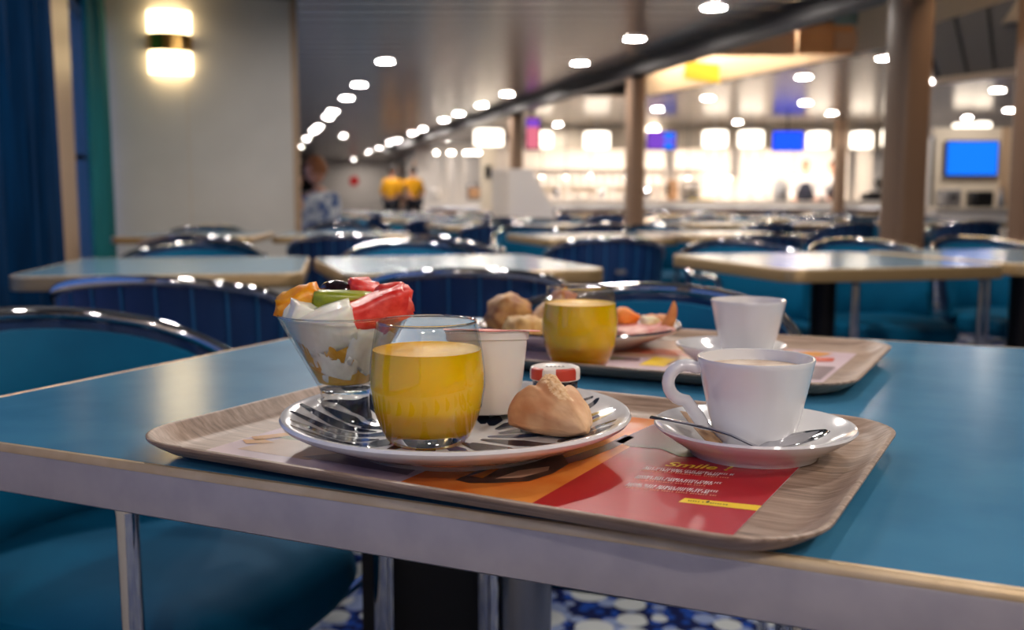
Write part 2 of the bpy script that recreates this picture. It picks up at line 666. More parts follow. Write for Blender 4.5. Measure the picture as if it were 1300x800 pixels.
for i, (t0, t1) in enumerate(((1.48, 2.5), (3.7, 3.9), (6.2, 6.4))):
    b = wbox(t0, t1, -0.2, 0.04, 0.5, 2.12)
    struct(b.obj('trim_%d' % (i + 2), M['post'], smooth=False))
b = wbox(2.3, 2.5, 0.04, 0.07, 0.0, ZC)
struct(b.obj('trim_5', M['trim_dark'], smooth=False))


def curtain(name, t0, t1, off, m, label, folds, amp=0.03):
    b = MB()
    rows = []
    n = folds * 8
    for z in (0.03, 0.4, 0.8, 1.2, 1.6, 2.0, 2.27):
        ring = []
        for k in range(n + 1):
            u = k / n
            t = t0 + (t1 - t0) * u
            d = off + amp * math.sin(u * folds * 2 * PI) + amp * 0.4 * math.sin(u * folds * 4.3 * PI + z * 0.7)
            p = wl(t, d)
            ring.append((p.x, p.y, z))
        rows.append(ring)
    fs = []
    w_ = n + 1
    vs = [v for r in rows for v in r]
    for i in range(len(rows) - 1):
        for k in range(n):
            a = i * w_ + k
            fs.append((a, a + 1, a + 1 + w_, a + w_))
    o = b.add(vs, fs).obj(name, m)
    md = o.modifiers.new('thickness', 'SOLIDIFY')
    md.thickness = 0.008
    tag(o, label, 'curtain')
    r = MB().tube([wl(t0 - 0.05, off), wl(t1 + 0.05, off)], 0.012, 8)
    r.v = [(x, y, z + 2.275) for x, y, z in r.v]
    r.obj('curtain_rail', M['dark'], o)
    return o


curtain('curtain', 0.06, 0.95, 0.055, M['curtain_teal'], 'teal curtain hanging in the corner beside the pale wall with the sconce', 6, 0.018)
curtain('curtain', 2.62, 4.3, 0.11, M['curtain_dark'], 'dark blue pleated curtain at the left edge, beyond the beige window post', 9)

# beam along the columns
b = MB().box(-5.0, 17.5, -0.09, 0.09, 2.17, 2.32, frame((BX(9.0), 9.0), (V.x, V.y)))
struct(b.obj('beam', M['beam'], smooth=False))


def column(x, y, r, z1, label, z0=0.0, m='column'):
    o = thing('column', label, 'column', (x, y, 0), math.atan2(V.y, V.x))
    prof = rrect(2 * r, 2 * r, r * 0.45, 4)
    b = MB().loft([[(px, py, z) for px, py in prof] for z in (z0, z1)], True, True, True)
    b.obj('shaft', M[m], o)
    c = MB().box(-r * 0.35, r * 0.1, -r - 0.012, -r + 0.004, z0, z1)
    c.obj('cable_channel', M['trim_dark'], o, smooth=False)
    k = MB().loft([[(px * 1.12, py * 1.12, z) for px, py in prof] for z in (z0, z0 + 0.12)], True, True, True)
    k.obj('base_collar', M['steel'], o)
    return o


column(0.057, 14.6, 0.085, 2.2, 'slim taupe column behind the white hooded panel')
column(1.245, 10.2, 0.085, 2.2, 'tall taupe column meeting the dark ceiling beam, left of the purple screen')
column(2.36, 6.05, 0.105, 2.3, 'broad taupe column in the right half, largest of the columns')
column(5.54, 17.0, 0.085, 2.3, 'thin beige post in front of the servery, between two white pendants')
column(3.34, 6.5, 0.09, 2.3, 'taupe column cut off by the right edge of the photo')

# recess above the servery aisle: bright far face, warm soffit with teal and orange panels
rc = MB()
P0, P1 = Vector((1.75, 13.4, 0)), Vector((RX(4.5), 4.5, 0))
d = (P1 - P0)
rc.box(0, d.length, -0.06, 0.0, ZC, 2.86, frame(P0, (d.x, d.y)))
struct(rc.obj('recess_face', M['cream_paint'], smooth=False))
rp = MB().box(-0.3, 1.12, -0.02, 0.02, ZC, 2.62, frame((1.55, 9.6), (1, 0.0)))
fas = struct(rp.obj('fascia', M['brown_panel'], smooth=False))
for i in range(2):
    q = MB().box(-0.28 + i * 0.7, -0.28 + i * 0.7 + 0.68, -0.04, -0.021, ZC + 0.015, 2.6, frame((1.55, 9.6), (1, 0)))
    q.obj('fascia_panel', M['brown_panel'], fas, smooth=False)
mural = struct(MB().box(2.67, 4.3, 9.5, 9.54, ZC, 2.86).obj('mural_board', M['orange_panel'], smooth=False))
for i, (x0, x1, z0, z1, k) in enumerate(((2.70, 2.98, 2.5, 2.68, 'orange_panel'), (2.74, 3.25, 2.56, 2.84, 'teal_panel'), (3.0, 3.3, 2.34, 2.5, 'brown_panel'), (3.27, 3.5, 2.42, 2.6, 'orange_panel'),
                                         (3.3, 3.62, 2.62, 2.84, 'teal_panel'), (3.52, 3.8, 2.4, 2.58, 'teal_panel'))):
    MB().box(x0, x1, 9.46, 9.5, z0, z1).obj('mural_panel', M[k], mural, smooth=False)
for T_, L_, z0, lb in ((frame((1.55, 12.9), (0.359, -0.933)), 3.3, 2.78, 'cove strip light along the bright ceiling recess'),
                       (frame((2.2, 5.4), (1, 0)), 1.4, 2.72, 'added strip light, out of view, lighting the mural from the near end')):  # this near strip is added out of view to light the mural
    cv = MB().box(0, L_, 0, 0.05, z0, z0 + 0.05, T_)
    o = cv.obj('cove_light', M['cove'], smooth=False)
    tag(o, lb, 'light')
sg = MB().box(-0.22, 0.22, -0.02, 0.02, -0.1, 0.1)
o = sg.obj('hanging_sign', M['yellow_tray'], smooth=False, loc=(2.18, 11.6, 2.4), rot=(0, 0.1, 0.2))
tag(o, 'blurred yellow sign in the bright ceiling recess', 'sign')
MB().tube([(0, 0, 0.1), (0, 0, 0.4)], 0.006, 6).obj('hanger', M['steel'], o)

# sloping ribbed bulkhead at the upper right
sp = MB()
A0, A1, A2, A3 = Vector((3.22, 8.0, 2.29)), Vector((4.3, 7.6, 2.62)), Vector((4.5, 8.1, 2.02)), Vector((3.5, 8.25, 1.9))
rb = struct(MB().add([A0 + Vector((0, .04, 0)), A1 + Vector((0, .04, 0)), A2 + Vector((0, .04, 0)), A3 + Vector((0, .04, 0)),
                      A0 + Vector((0, .1, 0)), A1 + Vector((0, .1, 0)), A2 + Vector((0, .1, 0)), A3 + Vector((0, .1, 0))],
                     [(0, 1, 2, 3), (7, 6, 5, 4), (0, 4, 5, 1), (1, 5, 6, 2), (2, 6, 7, 3), (3, 7, 4, 0)]).obj('sloping_bulkhead', M['slat_gap'], smooth=False))
for i in range(5):
    u0, u1 = i / 5 + 0.01, (i + 1) / 5 - 0.015
    q = [A0.lerp(A1, u0), A0.lerp(A1, u1), A3.lerp(A2, u1), A3.lerp(A2, u0)]
    q2 = [p + Vector((0, 0.035, 0)) for p in q]
    MB().add(q + q2, [(0, 1, 2, 3), (7, 6, 5, 4), (0, 4, 5, 1), (1, 5, 6, 2), (2, 6, 7, 3), (3, 7, 4, 0)]).obj('bulkhead_plank', M['rib_paint'], rb, smooth=False)
q = MB().tube([A3 + Vector((-.06, -.02, 0)), A2 + Vector((0.05, -.02, 0))], 0.03, 8)
q.obj('bulkhead_rail', M['white_paint'], rb)

# ================================================================== CEILING LAMPS
lamp0 = thing('downlight', 'x', 'ceiling light', (0, 0, ZC))
MB().lathe([(0.082, -0.002), (0.112, -0.004), (0.114, -0.010), (0.098, -0.016), (0.084, -0.012)], 20).obj('trim_ring', M['steel'], lamp0)
MB().lathe([(0.001, -0.011), (0.05, -0.011), (0.083, -0.009)], 16).obj('lens', M['lens'], lamp0)
rowA = [(-1.24, 9.94), (-1.79, 11.92), (-2.19, 13.45), (-2.73, 15.43), (-3.0, 16.51), (-3.58, 18.68), (-3.86, 19.73), (-4.51, 22.2), (-5.34, 25.4)]
rowB = [(1.42, 7.21), (1.03, 8.57), (0.67, 10.05), (-0.06, 12.96), (-0.43, 14.43), (-0.83, 15.79), (-1.15, 17.07), (-1.69, 19.19), (-2.01, 20.41), (-2.58, 22.77), (-2.86, 23.69), (-3.45, 26.15), (-4.02, 28.25)]
rowC = [(-3.54, 21.14), (-5.24, 33.33), (-2.54, 31.26), (-3.22, 33.65), (-1.53, 24.2)]
rowR = [(3.21, 11.18), (3.57, 9.73), (4.73, 11.61), (4.08, 14.09), (4.96, 15.71), (5.03, 19.51), (5.99, 12.51), (7.49, 15.24), (7.46, 16.59), (9.91, 23.85), (10.15, 22.77), (11.09, 23.07), (2.16, 15.04), (2.6, 13.45), (2.62, 18.68), (3.92, 17.57), (0.82, 18.11)]
rowFill = [(-0.95, 4.6), (-0.25, -1.7), (0.7, -1.3), (-0.55, 5.4), (0.25, 3.4), (2.35, 6.0), (2.5, 3.2), (0.95, 2.0), (-0.75, 2.6), (1.5, 0.3), (2.6, -0.9)]  # unseen downlights added above the near tables and behind the camera for fill
used = [False]


def lamp(x, y, label, group):
    if not used[0]:
        used[0] = True
        o = lamp0
        o.location = (x, y, ZC)
        o['label'] = label
        if group:
            o['group'] = group
        return o
    o = dup(lamp0, (x, y, ZC), None, label, group)
    if not group and 'group' in o:
        del o['group']
    return o


for i, (x, y) in enumerate(rowA):
    lamp(x, y, 'nearest round downlight of the left ceiling row, beside the pale wall' if i == 0 else 'round downlight in the left ceiling row beside the pale wall', None if i == 0 else 'downlights of the left row')
for i, (x, y) in enumerate(rowB):
    L_ = ('nearest downlight of the middle row, at the top edge of the photo', 'second nearest downlight of the middle row, left of the dark beam', 'third nearest downlight of the middle row')
    lamp(x, y, L_[i] if i < 3 else 'round downlight in the middle ceiling row receding to the far wall', None if i < 3 else 'downlights of the middle row')
for x, y in rowC:
    lamp(x, y, 'small distant downlight by the far white wall and passage', 'downlights near the far wall')
for i, (x, y) in enumerate(rowR):
    lamp(x, y, 'round downlight on the servery side, right of the dark beam', 'downlights on the servery side')
for x, y in rowFill:
    lamp(x, y, 'unseen downlight added to light the near tables', 'downlights added to light the near tables')

# wall sconce
sx = thing('wall_sconce', 'glowing half-round wall sconce with a brass middle band on the pale wall', 'wall light')
SP = BT @ Vector((0.80, 0.0, 0))
sx.location = (SP.x, SP.y, 1.98)
sx.rotation_euler = (0, 0, math.atan2(-E1.y, -E1.x))


def half_shell(z0, z1, r, d, seg=14, b=None):
    b = b or MB()
    rings = []
    for z in (z0, z1):
        rings.append([(r * math.cos(PI * k / seg), d * math.sin(PI * k / seg) + 0.01, z) for k in range(seg + 1)])
    b.loft(rings, True, True, True)
    return b


half_shell(0.060, 0.20, 0.135, 0.085).obj('upper_shade', M['sconce_glass'], sx)
half_shell(-0.20, -0.060, 0.135, 0.085).obj('lower_shade', M['sconce_glass'], sx)
half_shell(-0.058, 0.058, 0.142, 0.093).obj('middle_band', M['brass'], sx)
MB().box(-0.05, 0.05, 0.0, 0.012, -0.1, 0.1).obj('back_plate', M['steel'], sx, smooth=False)

# ================================================================== TABLES
def table(name, cx, cy, ang, W, D, label, near=False, group=None, r=0.06, ped=(0, 0)):
    o = thing(name, label, 'table', (cx, cy, 0), ang, group)
    top = 0.75
    b = MB()
    b.loft(rr_rings(W, D, r, [(0.010, top - 0.03), (0.0065, top - 0.0015), (0.0072, top)]), True, True, True)
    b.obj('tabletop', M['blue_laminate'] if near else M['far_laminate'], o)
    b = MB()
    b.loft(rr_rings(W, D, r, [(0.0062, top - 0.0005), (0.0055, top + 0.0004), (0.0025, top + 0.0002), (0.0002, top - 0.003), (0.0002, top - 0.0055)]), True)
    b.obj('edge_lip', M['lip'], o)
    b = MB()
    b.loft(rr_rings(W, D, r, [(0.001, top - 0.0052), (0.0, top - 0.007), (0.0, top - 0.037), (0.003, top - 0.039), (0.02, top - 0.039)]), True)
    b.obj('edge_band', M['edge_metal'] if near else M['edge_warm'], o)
    if near:
        b = MB().box(-W / 2 + .02, W / 2 - .02, -D / 2 + .02, D / 2 - .02, top - .036, top - .031)
        b.obj('underside', M['black'], o, smooth=False)
    pr_ = 0.030 if near else 0.041
    b = MB().lathe([(pr_, 0.02), (pr_, top - 0.036)], 20, (ped[0], ped[1], 0), True, True)
    b.obj('pedestal', M['steel'] if near else M['dark'], o)
    b = MB().lathe([(0.24, 0.0), (0.24, 0.012), (0.05, 0.035), (0.045, 0.05)], 28, (ped[0], ped[1], 0), True, True)
    b.obj('base_plate', M['dark'], o)
    b = MB().box(-0.2 + ped[0], 0.2 + ped[0], -0.03 + ped[1], 0.03 + ped[1], top - 0.05, top - 0.033)
    b.box(-0.03 + ped[0], 0.03 + ped[0], -0.2 + ped[1], 0.2 + ped[1], top - 0.05, top - 0.033)
    b.obj('top_bracket', M['dark'], o, smooth=False)
    return o


TA = -0.4273
main = table('dining_table', 0.122, 1.029, TA, 1.081, 0.9157, 'blue laminate table with grey metal edge in the foreground under both breakfast trays', True, r=0.073, ped=(-0.145, 0.066))
far_t = None
tables = []


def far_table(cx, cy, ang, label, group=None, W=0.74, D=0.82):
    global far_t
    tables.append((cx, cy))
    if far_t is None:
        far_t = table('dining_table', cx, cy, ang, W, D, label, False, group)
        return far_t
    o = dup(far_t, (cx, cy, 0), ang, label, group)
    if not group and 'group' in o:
        del o['group']
    return o


far_table(-0.99, 2.97, R(10), 'pale blue table second from the camera on the left, below the sconce wall')
far_table(-0.20, 3.07, R(17), 'pale blue table behind the fruit cup, joined to the table on its left')
far_table(1.02, 3.25, R(15), 'pale blue table behind the coffee cups on the right, corner pointing forward')
far_table(1.80, 3.50, R(15), 'pale blue table at the right edge, joined to the one with the corner')
far_table(-1.80, 5.72, R(4), 'pale blue table against the bulkhead, left of its row')
far_table(-0.97, 5.80, R(6), 'pale blue table by the right end of the bulkhead')
far_table(0.42, 5.50, R(15), 'pale blue table beyond the chair with the small label on its back')
far_table(1.22, 5.95, R(15), 'pale blue table left of the broad taupe column')

# ================================================================== CHAIRS
def make_chair():
    o = thing('tub_chair', 'x', 'chair')
    a, d = 0.265, 0.235                       # half width and depth of the curved back

    def bp(th, k=1.0, off=0.0):               # plan of the back, th = 0 at the rear
        return Vector(((a * k + off) * math.sin(th), -(d * k + off) * math.cos(th), 0))

    def top(th):
        u = abs(th) / R(90)
        return 0.775 - 0.085 * u ** 2 - 0.05 * max(0, u - 0.6) ** 1.5
    # seat
    rings = []
    for ins, z in ((0.05, 0.385), (0.012, 0.395), (0.0, 0.42), (0.006, 0.452), (0.03, 0.468), (0.09, 0.474)):
        ring = []
        for k in range(32):
            t = 2 * PI * k / 32
            ct, st = math.cos(t), math.sin(t)
            x = (0.235 - ins) * math.copysign(abs(ct) ** 0.55, ct)
            yy = (0.25 - ins) * math.copysign(abs(st) ** 0.55, st) + 0.02
            ring.append((x, yy, z - (0.02 * max(0, (yy - 0.15) / 0.12) ** 2)))
        rings.append(ring)
    MB().loft(rings, True, True, True).obj('seat', M['fabric'], o)
    # back pad
    n = 22
    rows = []
    for side in (0, 1):
        for j in range(7):
            v = j / 6
            ring = []
            for k in range(n + 1):
                th = R(-84) + R(168) * k / n
                zt = top(th) - 0.022
                z = 0.45 + (zt - 0.45) * v
                bulge = 0.012 * math.sin(PI * min(1, v * 1.02))
                off = (-0.034 - bulge) if side == 0 else -0.004
                if side == 0 and j in (0, 6):
                    off = -0.018
                p = bp(th, 1.0, off)
                p.y -= 0.035 * (v - 0.5)
                ring.append((p.x, p.y, z))
            rows.append(ring)
    w_ = n + 1
    vs = [v for r in rows for v in r]
    fs = []
    for i in range(6):
        for k in range(n):
            q = i * w_ + k
            fs.append((q, q + 1, q + 1 + w_, q + w_))
            q2 = (i + 7) * w_ + k
            fs.append((q2, q2 + w_, q2 + w_ + 1, q2 + 1))
    for k in range(n):
        fs.append((6 * w_ + k, 6 * w_ + k + 1, 13 * w_ + k + 1, 13 * w_ + k))
        fs.append((k, 7 * w_ + k, 7 * w_ + k + 1, k + 1))
    for i in range(6):
        for kk in (0, n):
            fs.append((i * w_ + kk, (i + 1) * w_ + kk, (i + 8) * w_ + kk, (i + 7) * w_ + kk))
    MB().add(vs, fs).obj('back_pad', M['fabric'], o)
    # ribbed outer shell
    n = 66
    rows = []
    for j in range(5):
        v = j / 4
        ring = []
        for k in range(n + 1):
            th = R(-86) + R(172) * k / n
            z = 0.40 + (top(th) - 0.012 - 0.40) * v
            rib = 0.007 * abs(math.sin(k * PI / 6)) ** 0.5
            p = bp(th, 1.0 - 0.10 * (1 - v) ** 2, 0.003 + rib)
            p.y -= 0.035 * (v - 0.5)
            ring.append((p.x, p.y, z))
        rows.append(ring)
    b = MB()
    vs = [v for r in rows for v in r]
    fs = []
    for i in range(4):
        for k in range(n):
            q = i * (n + 1) + k
            fs.append((q, q + 1, q + n + 2, q + n + 1))
    sh = b.add(vs, fs).obj('back_shell', M['shell'], o, angle=60)
    sm = MB()
    for k in range(6, n, 6):
        pts = []
        for j in range(5):
            v = j / 4
            th = R(-86) + R(172) * k / n
            p = bp(th, 1.0 - 0.10 * (1 - v) ** 2, 0.0065)
            pts.append((p.x, p.y - 0.035 * (v - 0.5), 0.40 + (top(th) - 0.014 - 0.40) * v))
        sm.tube(pts, 0.0028, 5)
    sm.obj('seams', M['seam'], sh)
    # chrome rail: along the top of the back, sweeping down into the arms
    path = []
    for k in range(41):
        th = R(-96) + R(192) * k / 40
        p = bp(th, 1.0, 0.012)
        p.y -= 0.018
        path.append((p.x, p.y, top(th)))
    e = path[-1]
    arm = [(e[0] + 0.004, e[1] + 0.07, e[2] - 0.004), (e[0] + 0.004, e[1] + 0.16, e[2] + 0.002), (e[0] + 0.003, e[1] + 0.206, e[2] - 0.002), (e[0] + 0.001, e[1] + 0.222, e[2] - 0.014), (e[0], e[1] + 0.226, e[2] - 0.04)]
    path = [(-x, y_, z) for x, y_, z in reversed(arm)] + path + arm
    MB().tube(path, 0.0115, 10).obj('top_rail', M['chrome'], o)
    for s in (-1, 1):
        MB().tube([(s * e[0], e[1] + 0.226, e[2] - 0.036), (s * (e[0] - 0.002), e[1] + 0.227, 0.4), (s * (e[0] - 0.004), e[1] + 0.228, 0.006)], 0.0115, 10).obj('leg', M['chrome'], o)
        MB().tube([(s * 0.2, -0.16, 0.4), (s * 0.215, -0.2, 0.2), (s * 0.23, -0.24, 0.006)], 0.0105, 10).obj('leg', M['chrome'], o)
    y1 = e[1] + 0.227
    MB().tube([(-e[0], y1, 0.375), (e[0], y1, 0.375)], 0.009, 8).obj('front_bar', M['chrome'], o)
    MB().tube([(-0.2, -0.16, 0.382), (-0.1, 0.0, 0.38), (0.1, 0.0, 0.38), (0.2, -0.16, 0.382)], 0.012, 8).obj('seat_frame', M['dark'], o)
    return o


chair0 = make_chair()
ch_used = [False]
chairs = []


def chair(x, y, rz, label, group=None):
    chairs.append((x, y))
    if not ch_used[0]:
        ch_used[0] = True
        o = chair0
        o.location = (x, y, 0)
        o.rotation_euler = (0, 0, rz)
        o['label'] = label
        if group:
            o['group'] = group
        return o
    o = dup(chair0, (x, y, 0), rz, label, group)
    if not group and 'group' in o:
        del o['group']
    return o


def face(dx, dy):
    return math.atan2(dy, dx) - PI / 2


chair(-0.515, 1.325, TA - R(90) + R(4), 'blue tub chair at the left edge, drawn up to the foreground table')
chair(0.19, 1.63, TA + PI + R(6), 'blue tub chair across the foreground table, behind the rear coffee cup')
chair(0.545, 0.866, TA + R(90), 'tub chair pushed under the right side of the foreground table, only its chrome arm showing')
chair(-0.77, 2.33, R(-3), 'ribbed navy tub chair seen from behind, left of the fruit cup')
chair(-0.13, 2.58, R(4), 'ribbed navy tub chair seen from behind, between fruit cup and rear juice glass')
chair(-1.18, 3.62, R(180 + 8), 'teal tub chair facing the camera beyond the left second-row table')
chair(-0.36, 3.72, R(180 + 14), 'teal tub chair facing the camera beyond the table behind the fruit cup')
chair(0.95, 3.86, R(180 + 15), 'teal tub chair facing the camera beyond the table with the corner')
chair(1.50, 4.02, R(180 + 15), 'teal tub chair facing the camera in front of the broad column')
c_lab = chair(0.42, 4.62, R(6), 'navy tub chair seen from behind with a small label on its back')
t_ = MB().box(-0.022, 0.022, -0.002, 0.002, -0.008, 0.008)
t_.obj('back_label', M['grey_machine'], c_lab, smooth=False, loc=(0.03, -0.264, 0.63))
chair(-0.22, 4.78, R(-42), 'navy tub chair turned sideways beyond the teal chair, chrome rail sloping right')
chair(-0.83, 4.98, R(5), 'navy tub chair seen from behind, left of the sideways chair')
chair(-1.55, 4.95, R(4), 'navy tub chair seen from behind below the sconce wall')
chair(-1.97, 6.36, R(180 + 8), 'teal tub chair with its back to the pale bulkhead')
chair(-1.1, 6.5, R(180 + 6), 'teal tub chair just right of the bulkhead end')
chair(0.16, 6.12, R(180 + 15), 'teal tub chair beyond the table behind the labelled chair')
chair(1.02, 6.62, R(180 + 15), 'teal tub chair beyond the table left of the broad column')
chair(1.20, 5.12, R(15), 'navy tub chair seen from behind, left of the broad column')
chair(2.1, 4.25, R(180 + 15), 'teal tub chair at the right edge, beyond the last second-row table')

# rows further back
keep_out = [(6.0, 12.9, 1.5), (-1.62, 8.3, 1.0), (0.1, 12.0, 0.8), (0.057, 14.6, 0.45), (1.245, 10.2, 0.5), (2.36, 6.05, 0.75), (3.34, 6.5, 0.75), (5.54, 17.0, 0.4),
            (-2.8, 23, 0.7)]
rng = random.Random(4)
O = Vector((0.42, 5.5, 0))
NAMES = {1: 'third', 2: 'fourth', 3: 'fifth', 4: 'sixth', 5: 'seventh'}
for j in range(0, 5):
    for i in range(-5, 8):
        off = (i // 2) * 2.05 + (i % 2) * 0.76
        c = O + V * (2.55 * j) + E1 * off
        if j == 0 and i < 2:
            continue
        if c.y > 16.4 or c.y < 5.4 or abs(c.x) > 0.56 * c.y + 0.4:
            continue
        if c.x < C0.x + (c.y - C0.y) * -0.279 + 0.75:
            continue
        if j == 1 and c.x < -2.6:
            continue
        if any((c.x - kx) ** 2 + (c.y - ky) ** 2 < (kr + 0.3) ** 2 for kx, ky, kr in keep_out):
            continue
        side = 'left of the tall column' if c.x / c.y < 0.12 else 'right of the tall column'
        far_table(c.x, c.y, R(15.6) + R(rng.uniform(-2, 2)), 'pale table in the %s row of tables, %s' % (NAMES[j + 1], side), 'tables of the %s row, %s' % (NAMES[j + 1], side))
        for s, wd in ((-1, 'navy tub chair seen from behind'), (1, 'teal tub chair facing the camera')):
            pz = c + V * (s * (0.60 + rng.uniform(-0.03, 0.08))) + E1 * rng.uniform(-0.06, 0.06)
            if any((pz.x - kx) ** 2 + (pz.y - ky) ** 2 < (kr) ** 2 for kx, ky, kr in keep_out):
                continue
            if any((pz.x - qx) ** 2 + (pz.y - qy) ** 2 < 0.3 for qx, qy in chairs):
                continue
            chair(pz.x, pz.y, R(15.6) + (0 if s < 0 else PI) + R(rng.uniform(-12, 12)), '%s, %s row, %s' % (wd, NAMES[j + 1], side), '%s, %s row, %s' % (wd, NAMES[j + 1], side))

# ================================================================== FOREGROUND: TRAYS
TR = (0.0150, 0.7405)
TRA = -0.499
TR2 = (0.178, 1.178)
TRA2 = -0.483
Z0 = 0.7506
ZF = 0.7551          # tray floor


def tray(cx, cy, a, label, W=0.49):
    o = MB()
    o.loft(rr_rings(W, 0.334, 0.052, [(0.036, 0.0), (0.028, 0.0008), (0.016, 0.0045), (0.006, 0.0105), (0.0008, 0.0142), (0.0, 0.0152), (0.0, 0.0166), (0.0018, 0.0173), (0.0042, 0.0163), (0.012, 0.0098), (0.021, 0.0056), (0.029, 0.0045)], 10), True, True, True)
    q = o.obj('tray', M['tray_wood'], None, loc=(cx, cy, Z0), rot=(0, 0, a), angle=50)
    return tag(q, label, 'tray')


tray(TR[0] - 0.0066, TR[1] + 0.0036, TRA, 'wood-grain breakfast tray nearest the camera', 0.504)
tray(TR2[0], TR2[1], TRA2, 'wood-grain breakfast tray further back on the blue table')

# placemats (printed paper)
def placemat(cx, cy, a, label, x0, x1):
    o = thing('placemat', label, 'placemat', (cx, cy, ZF + 0.0002), a)
    b = MB().box(x0, x1, -0.132, 0.128, 0, 0.0003)
    b.obj('paper', M['pink_paper'], o, smooth=False)
    return o


pm = placemat(TR[0], TR[1], TRA, 'printed paper placemat with red and orange panels under the patterned plate', -0.206, 0.193)
pz = 0.00045
PP = lambda n, pts, m, k=0: ngon_print(n, pts, pz + k * 0.00012, M[m], pm)
PP('printed_panel', [(0.068, -0.132), (0.193, -0.132), (0.193, 0.128), (0.068, 0.128)], 'p_red')
PP('printed_panel', [(-0.03, -0.132), (0.068, -0.132), (0.068, 0.128), (-0.03, 0.128)], 'p_orange')
PP('printed_swirl', [(0.052, 0.04), (0.0680, 0.03), (0.1, 0.036), (0.125, 0.06), (0.118, 0.1), (0.08, 0.115), (0.056, 0.11)], 'p_deep', 1)
PP('printed_swirl', [(0.088, 0.036), (0.11, 0.02), (0.150, 0.03), (0.17, 0.055), (0.14, 0.075), (0.1, 0.07)], 'p_olive', 2)
sw = [(0.0255, -0.0455), (0.04, -0.02), (0.0489, 0.0227), (0.0503, 0.0642), (0.060, 0.06), (0.059, 0.02), (0.053, -0.02), (0.0420, -0.055)]
PP('printed_swirl', sw, 'p_deep', 1)
PP('printed_dish', [(0.0, -0.1097), (0.002, -0.07), (0.0085, -0.0421), (0.0247, -0.018), (0.0345, -0.0173), (0.0487, -0.0373), (0.0498, -0.0636), (0.0443, -0.089), (0.026, -0.104), (0.012, -0.112)], 'p_brown', 2)
PP('printed_dish', [(0.004, -0.098), (0.010, -0.06), (0.020, -0.034), (0.012, -0.07), (0.014, -0.098)], 'p_orange', 3)
PP('printed_dish', [(0.022, -0.095), (0.026, -0.07), (0.040, -0.05), (0.044, -0.06), (0.036, -0.085)], 'p_tan', 3)
PP('printed_food', [(-0.2051, -0.0828), (-0.1788, -0.0412), (-0.1707, -0.0457), (-0.1937, -0.0908)], 'p_stick', 2)
PP('printed_food', [(-0.2039, -0.0938), (-0.1917, -0.0843), (-0.1751, -0.089), (-0.1929, -0.1015)], 'p_stick', 2)
PP('printed_food', [(-0.1850, -0.0748), (-0.1688, -0.0412), (-0.15, -0.0436), (-0.1645, -0.0749)], 'p_green', 1)
PP('printed_food', [(-0.2, -0.0444), (-0.2, -0.0021), (-0.18, 0.004), (-0.1726, -0.0281), (-0.1844, -0.0446)], 'p_tomato', 2)
PP('printed_food', [(-0.1877, -0.1163), (-0.1808, -0.0729), (-0.1484, -0.0533), (-0.1101, -0.0853), (-0.12, -0.116)], 'p_tan', 0)
PP('printed_food', [(-0.13, -0.1117), (-0.1018, -0.0771), (-0.04, -0.0852), (-0.035, -0.115)], 'p_purple', 1)
PP('printed_strip', [(0.1462, -0.0855), (0.193, -0.0795), (0.193, -0.0685), (0.1468, -0.0755)], 'p_yellow', 1)
# lettering
text_mesh('printed_title', 'Smile !', 0.0165, M['p_yellow'], pm, (0.109, -0.0098, pz + 0.0002), R(12), 0.35, 0.0003)


def squiggle_lines(name, rows, h, m, seed):
    """unreadable lines of small print, as strokes"""
    rg = random.Random(seed)
    b = MB()
    z = pz + 0.00022
    for x0, x1, y0, sl in rows:
        x = x0
        while x < x1:
            wl_ = rg.uniform(0.004, 0.011)
            xe = min(x + wl_, x1)
            while x < xe:
                g = rg.uniform(0.0009, 0.0013)
                yy = y0 + (x - x0) * sl
                t = 0.00065
                k = rg.randrange(4)
                b.add([(x, yy, z), (x + t, yy, z), (x + t, yy + h, z), (x, yy + h, z)], [(0, 1, 2, 3)])
                if k != 0:
                    b.add([(x, yy + h - t, z), (x + g, yy + h - t, z), (x + g, yy + h, z), (x, yy + h, z)], [(0, 1, 2, 3)])
                if k in (1, 3):
                    b.add([(x, yy, z), (x + g, yy, z), (x + g, yy + t, z), (x, yy + t, z)], [(0, 1, 2, 3)])
                if k == 2:
                    b.add([(x + g - t, yy, z), (x + g, yy, z), (x + g, yy + h, z), (x + g - t, yy + h, z)], [(0, 1, 2, 3)])
                x += g + 0.00045
            x += 0.0011
    o = b.obj(name, M[m], pm, smooth=False)
    o['kind'] = 'stuff'
    return o


SLP = 0.175
squiggle_lines('printed_caption', [(0.0995, 0.158, -0.0215, SLP), (0.0992, 0.151, -0.0258, SLP), (0.1026, 0.158, -0.0445, SLP), (0.1026, 0.152, -0.0488, SLP),
                                   (0.1040, 0.160, -0.0645, SLP), (0.1040, 0.156, -0.0688, SLP)], 0.0041, 'p_white', 3)
squiggle_lines('printed_subcaption', [(0.0992, 0.158, -0.0297, SLP), (0.1060, 0.150, -0.0528, SLP), (0.106, 0.162, -0.0728, SLP)], 0.0022, 'p_salmon', 5)
squiggle_lines('printed_strip_lettering', [(0.1505, 0.1605, -0.0810, 0.13), (0.1640, 0.1745, -0.0793, 0.13)], 0.0022, 'print_dark', 9)
PP('printed_strip_emblem', [(0.1615, -0.0795), (0.1628, -0.0795), (0.1634, -0.0770), (0.1622, -0.0745), (0.1611, -0.0768)], 'print_dark', 3)

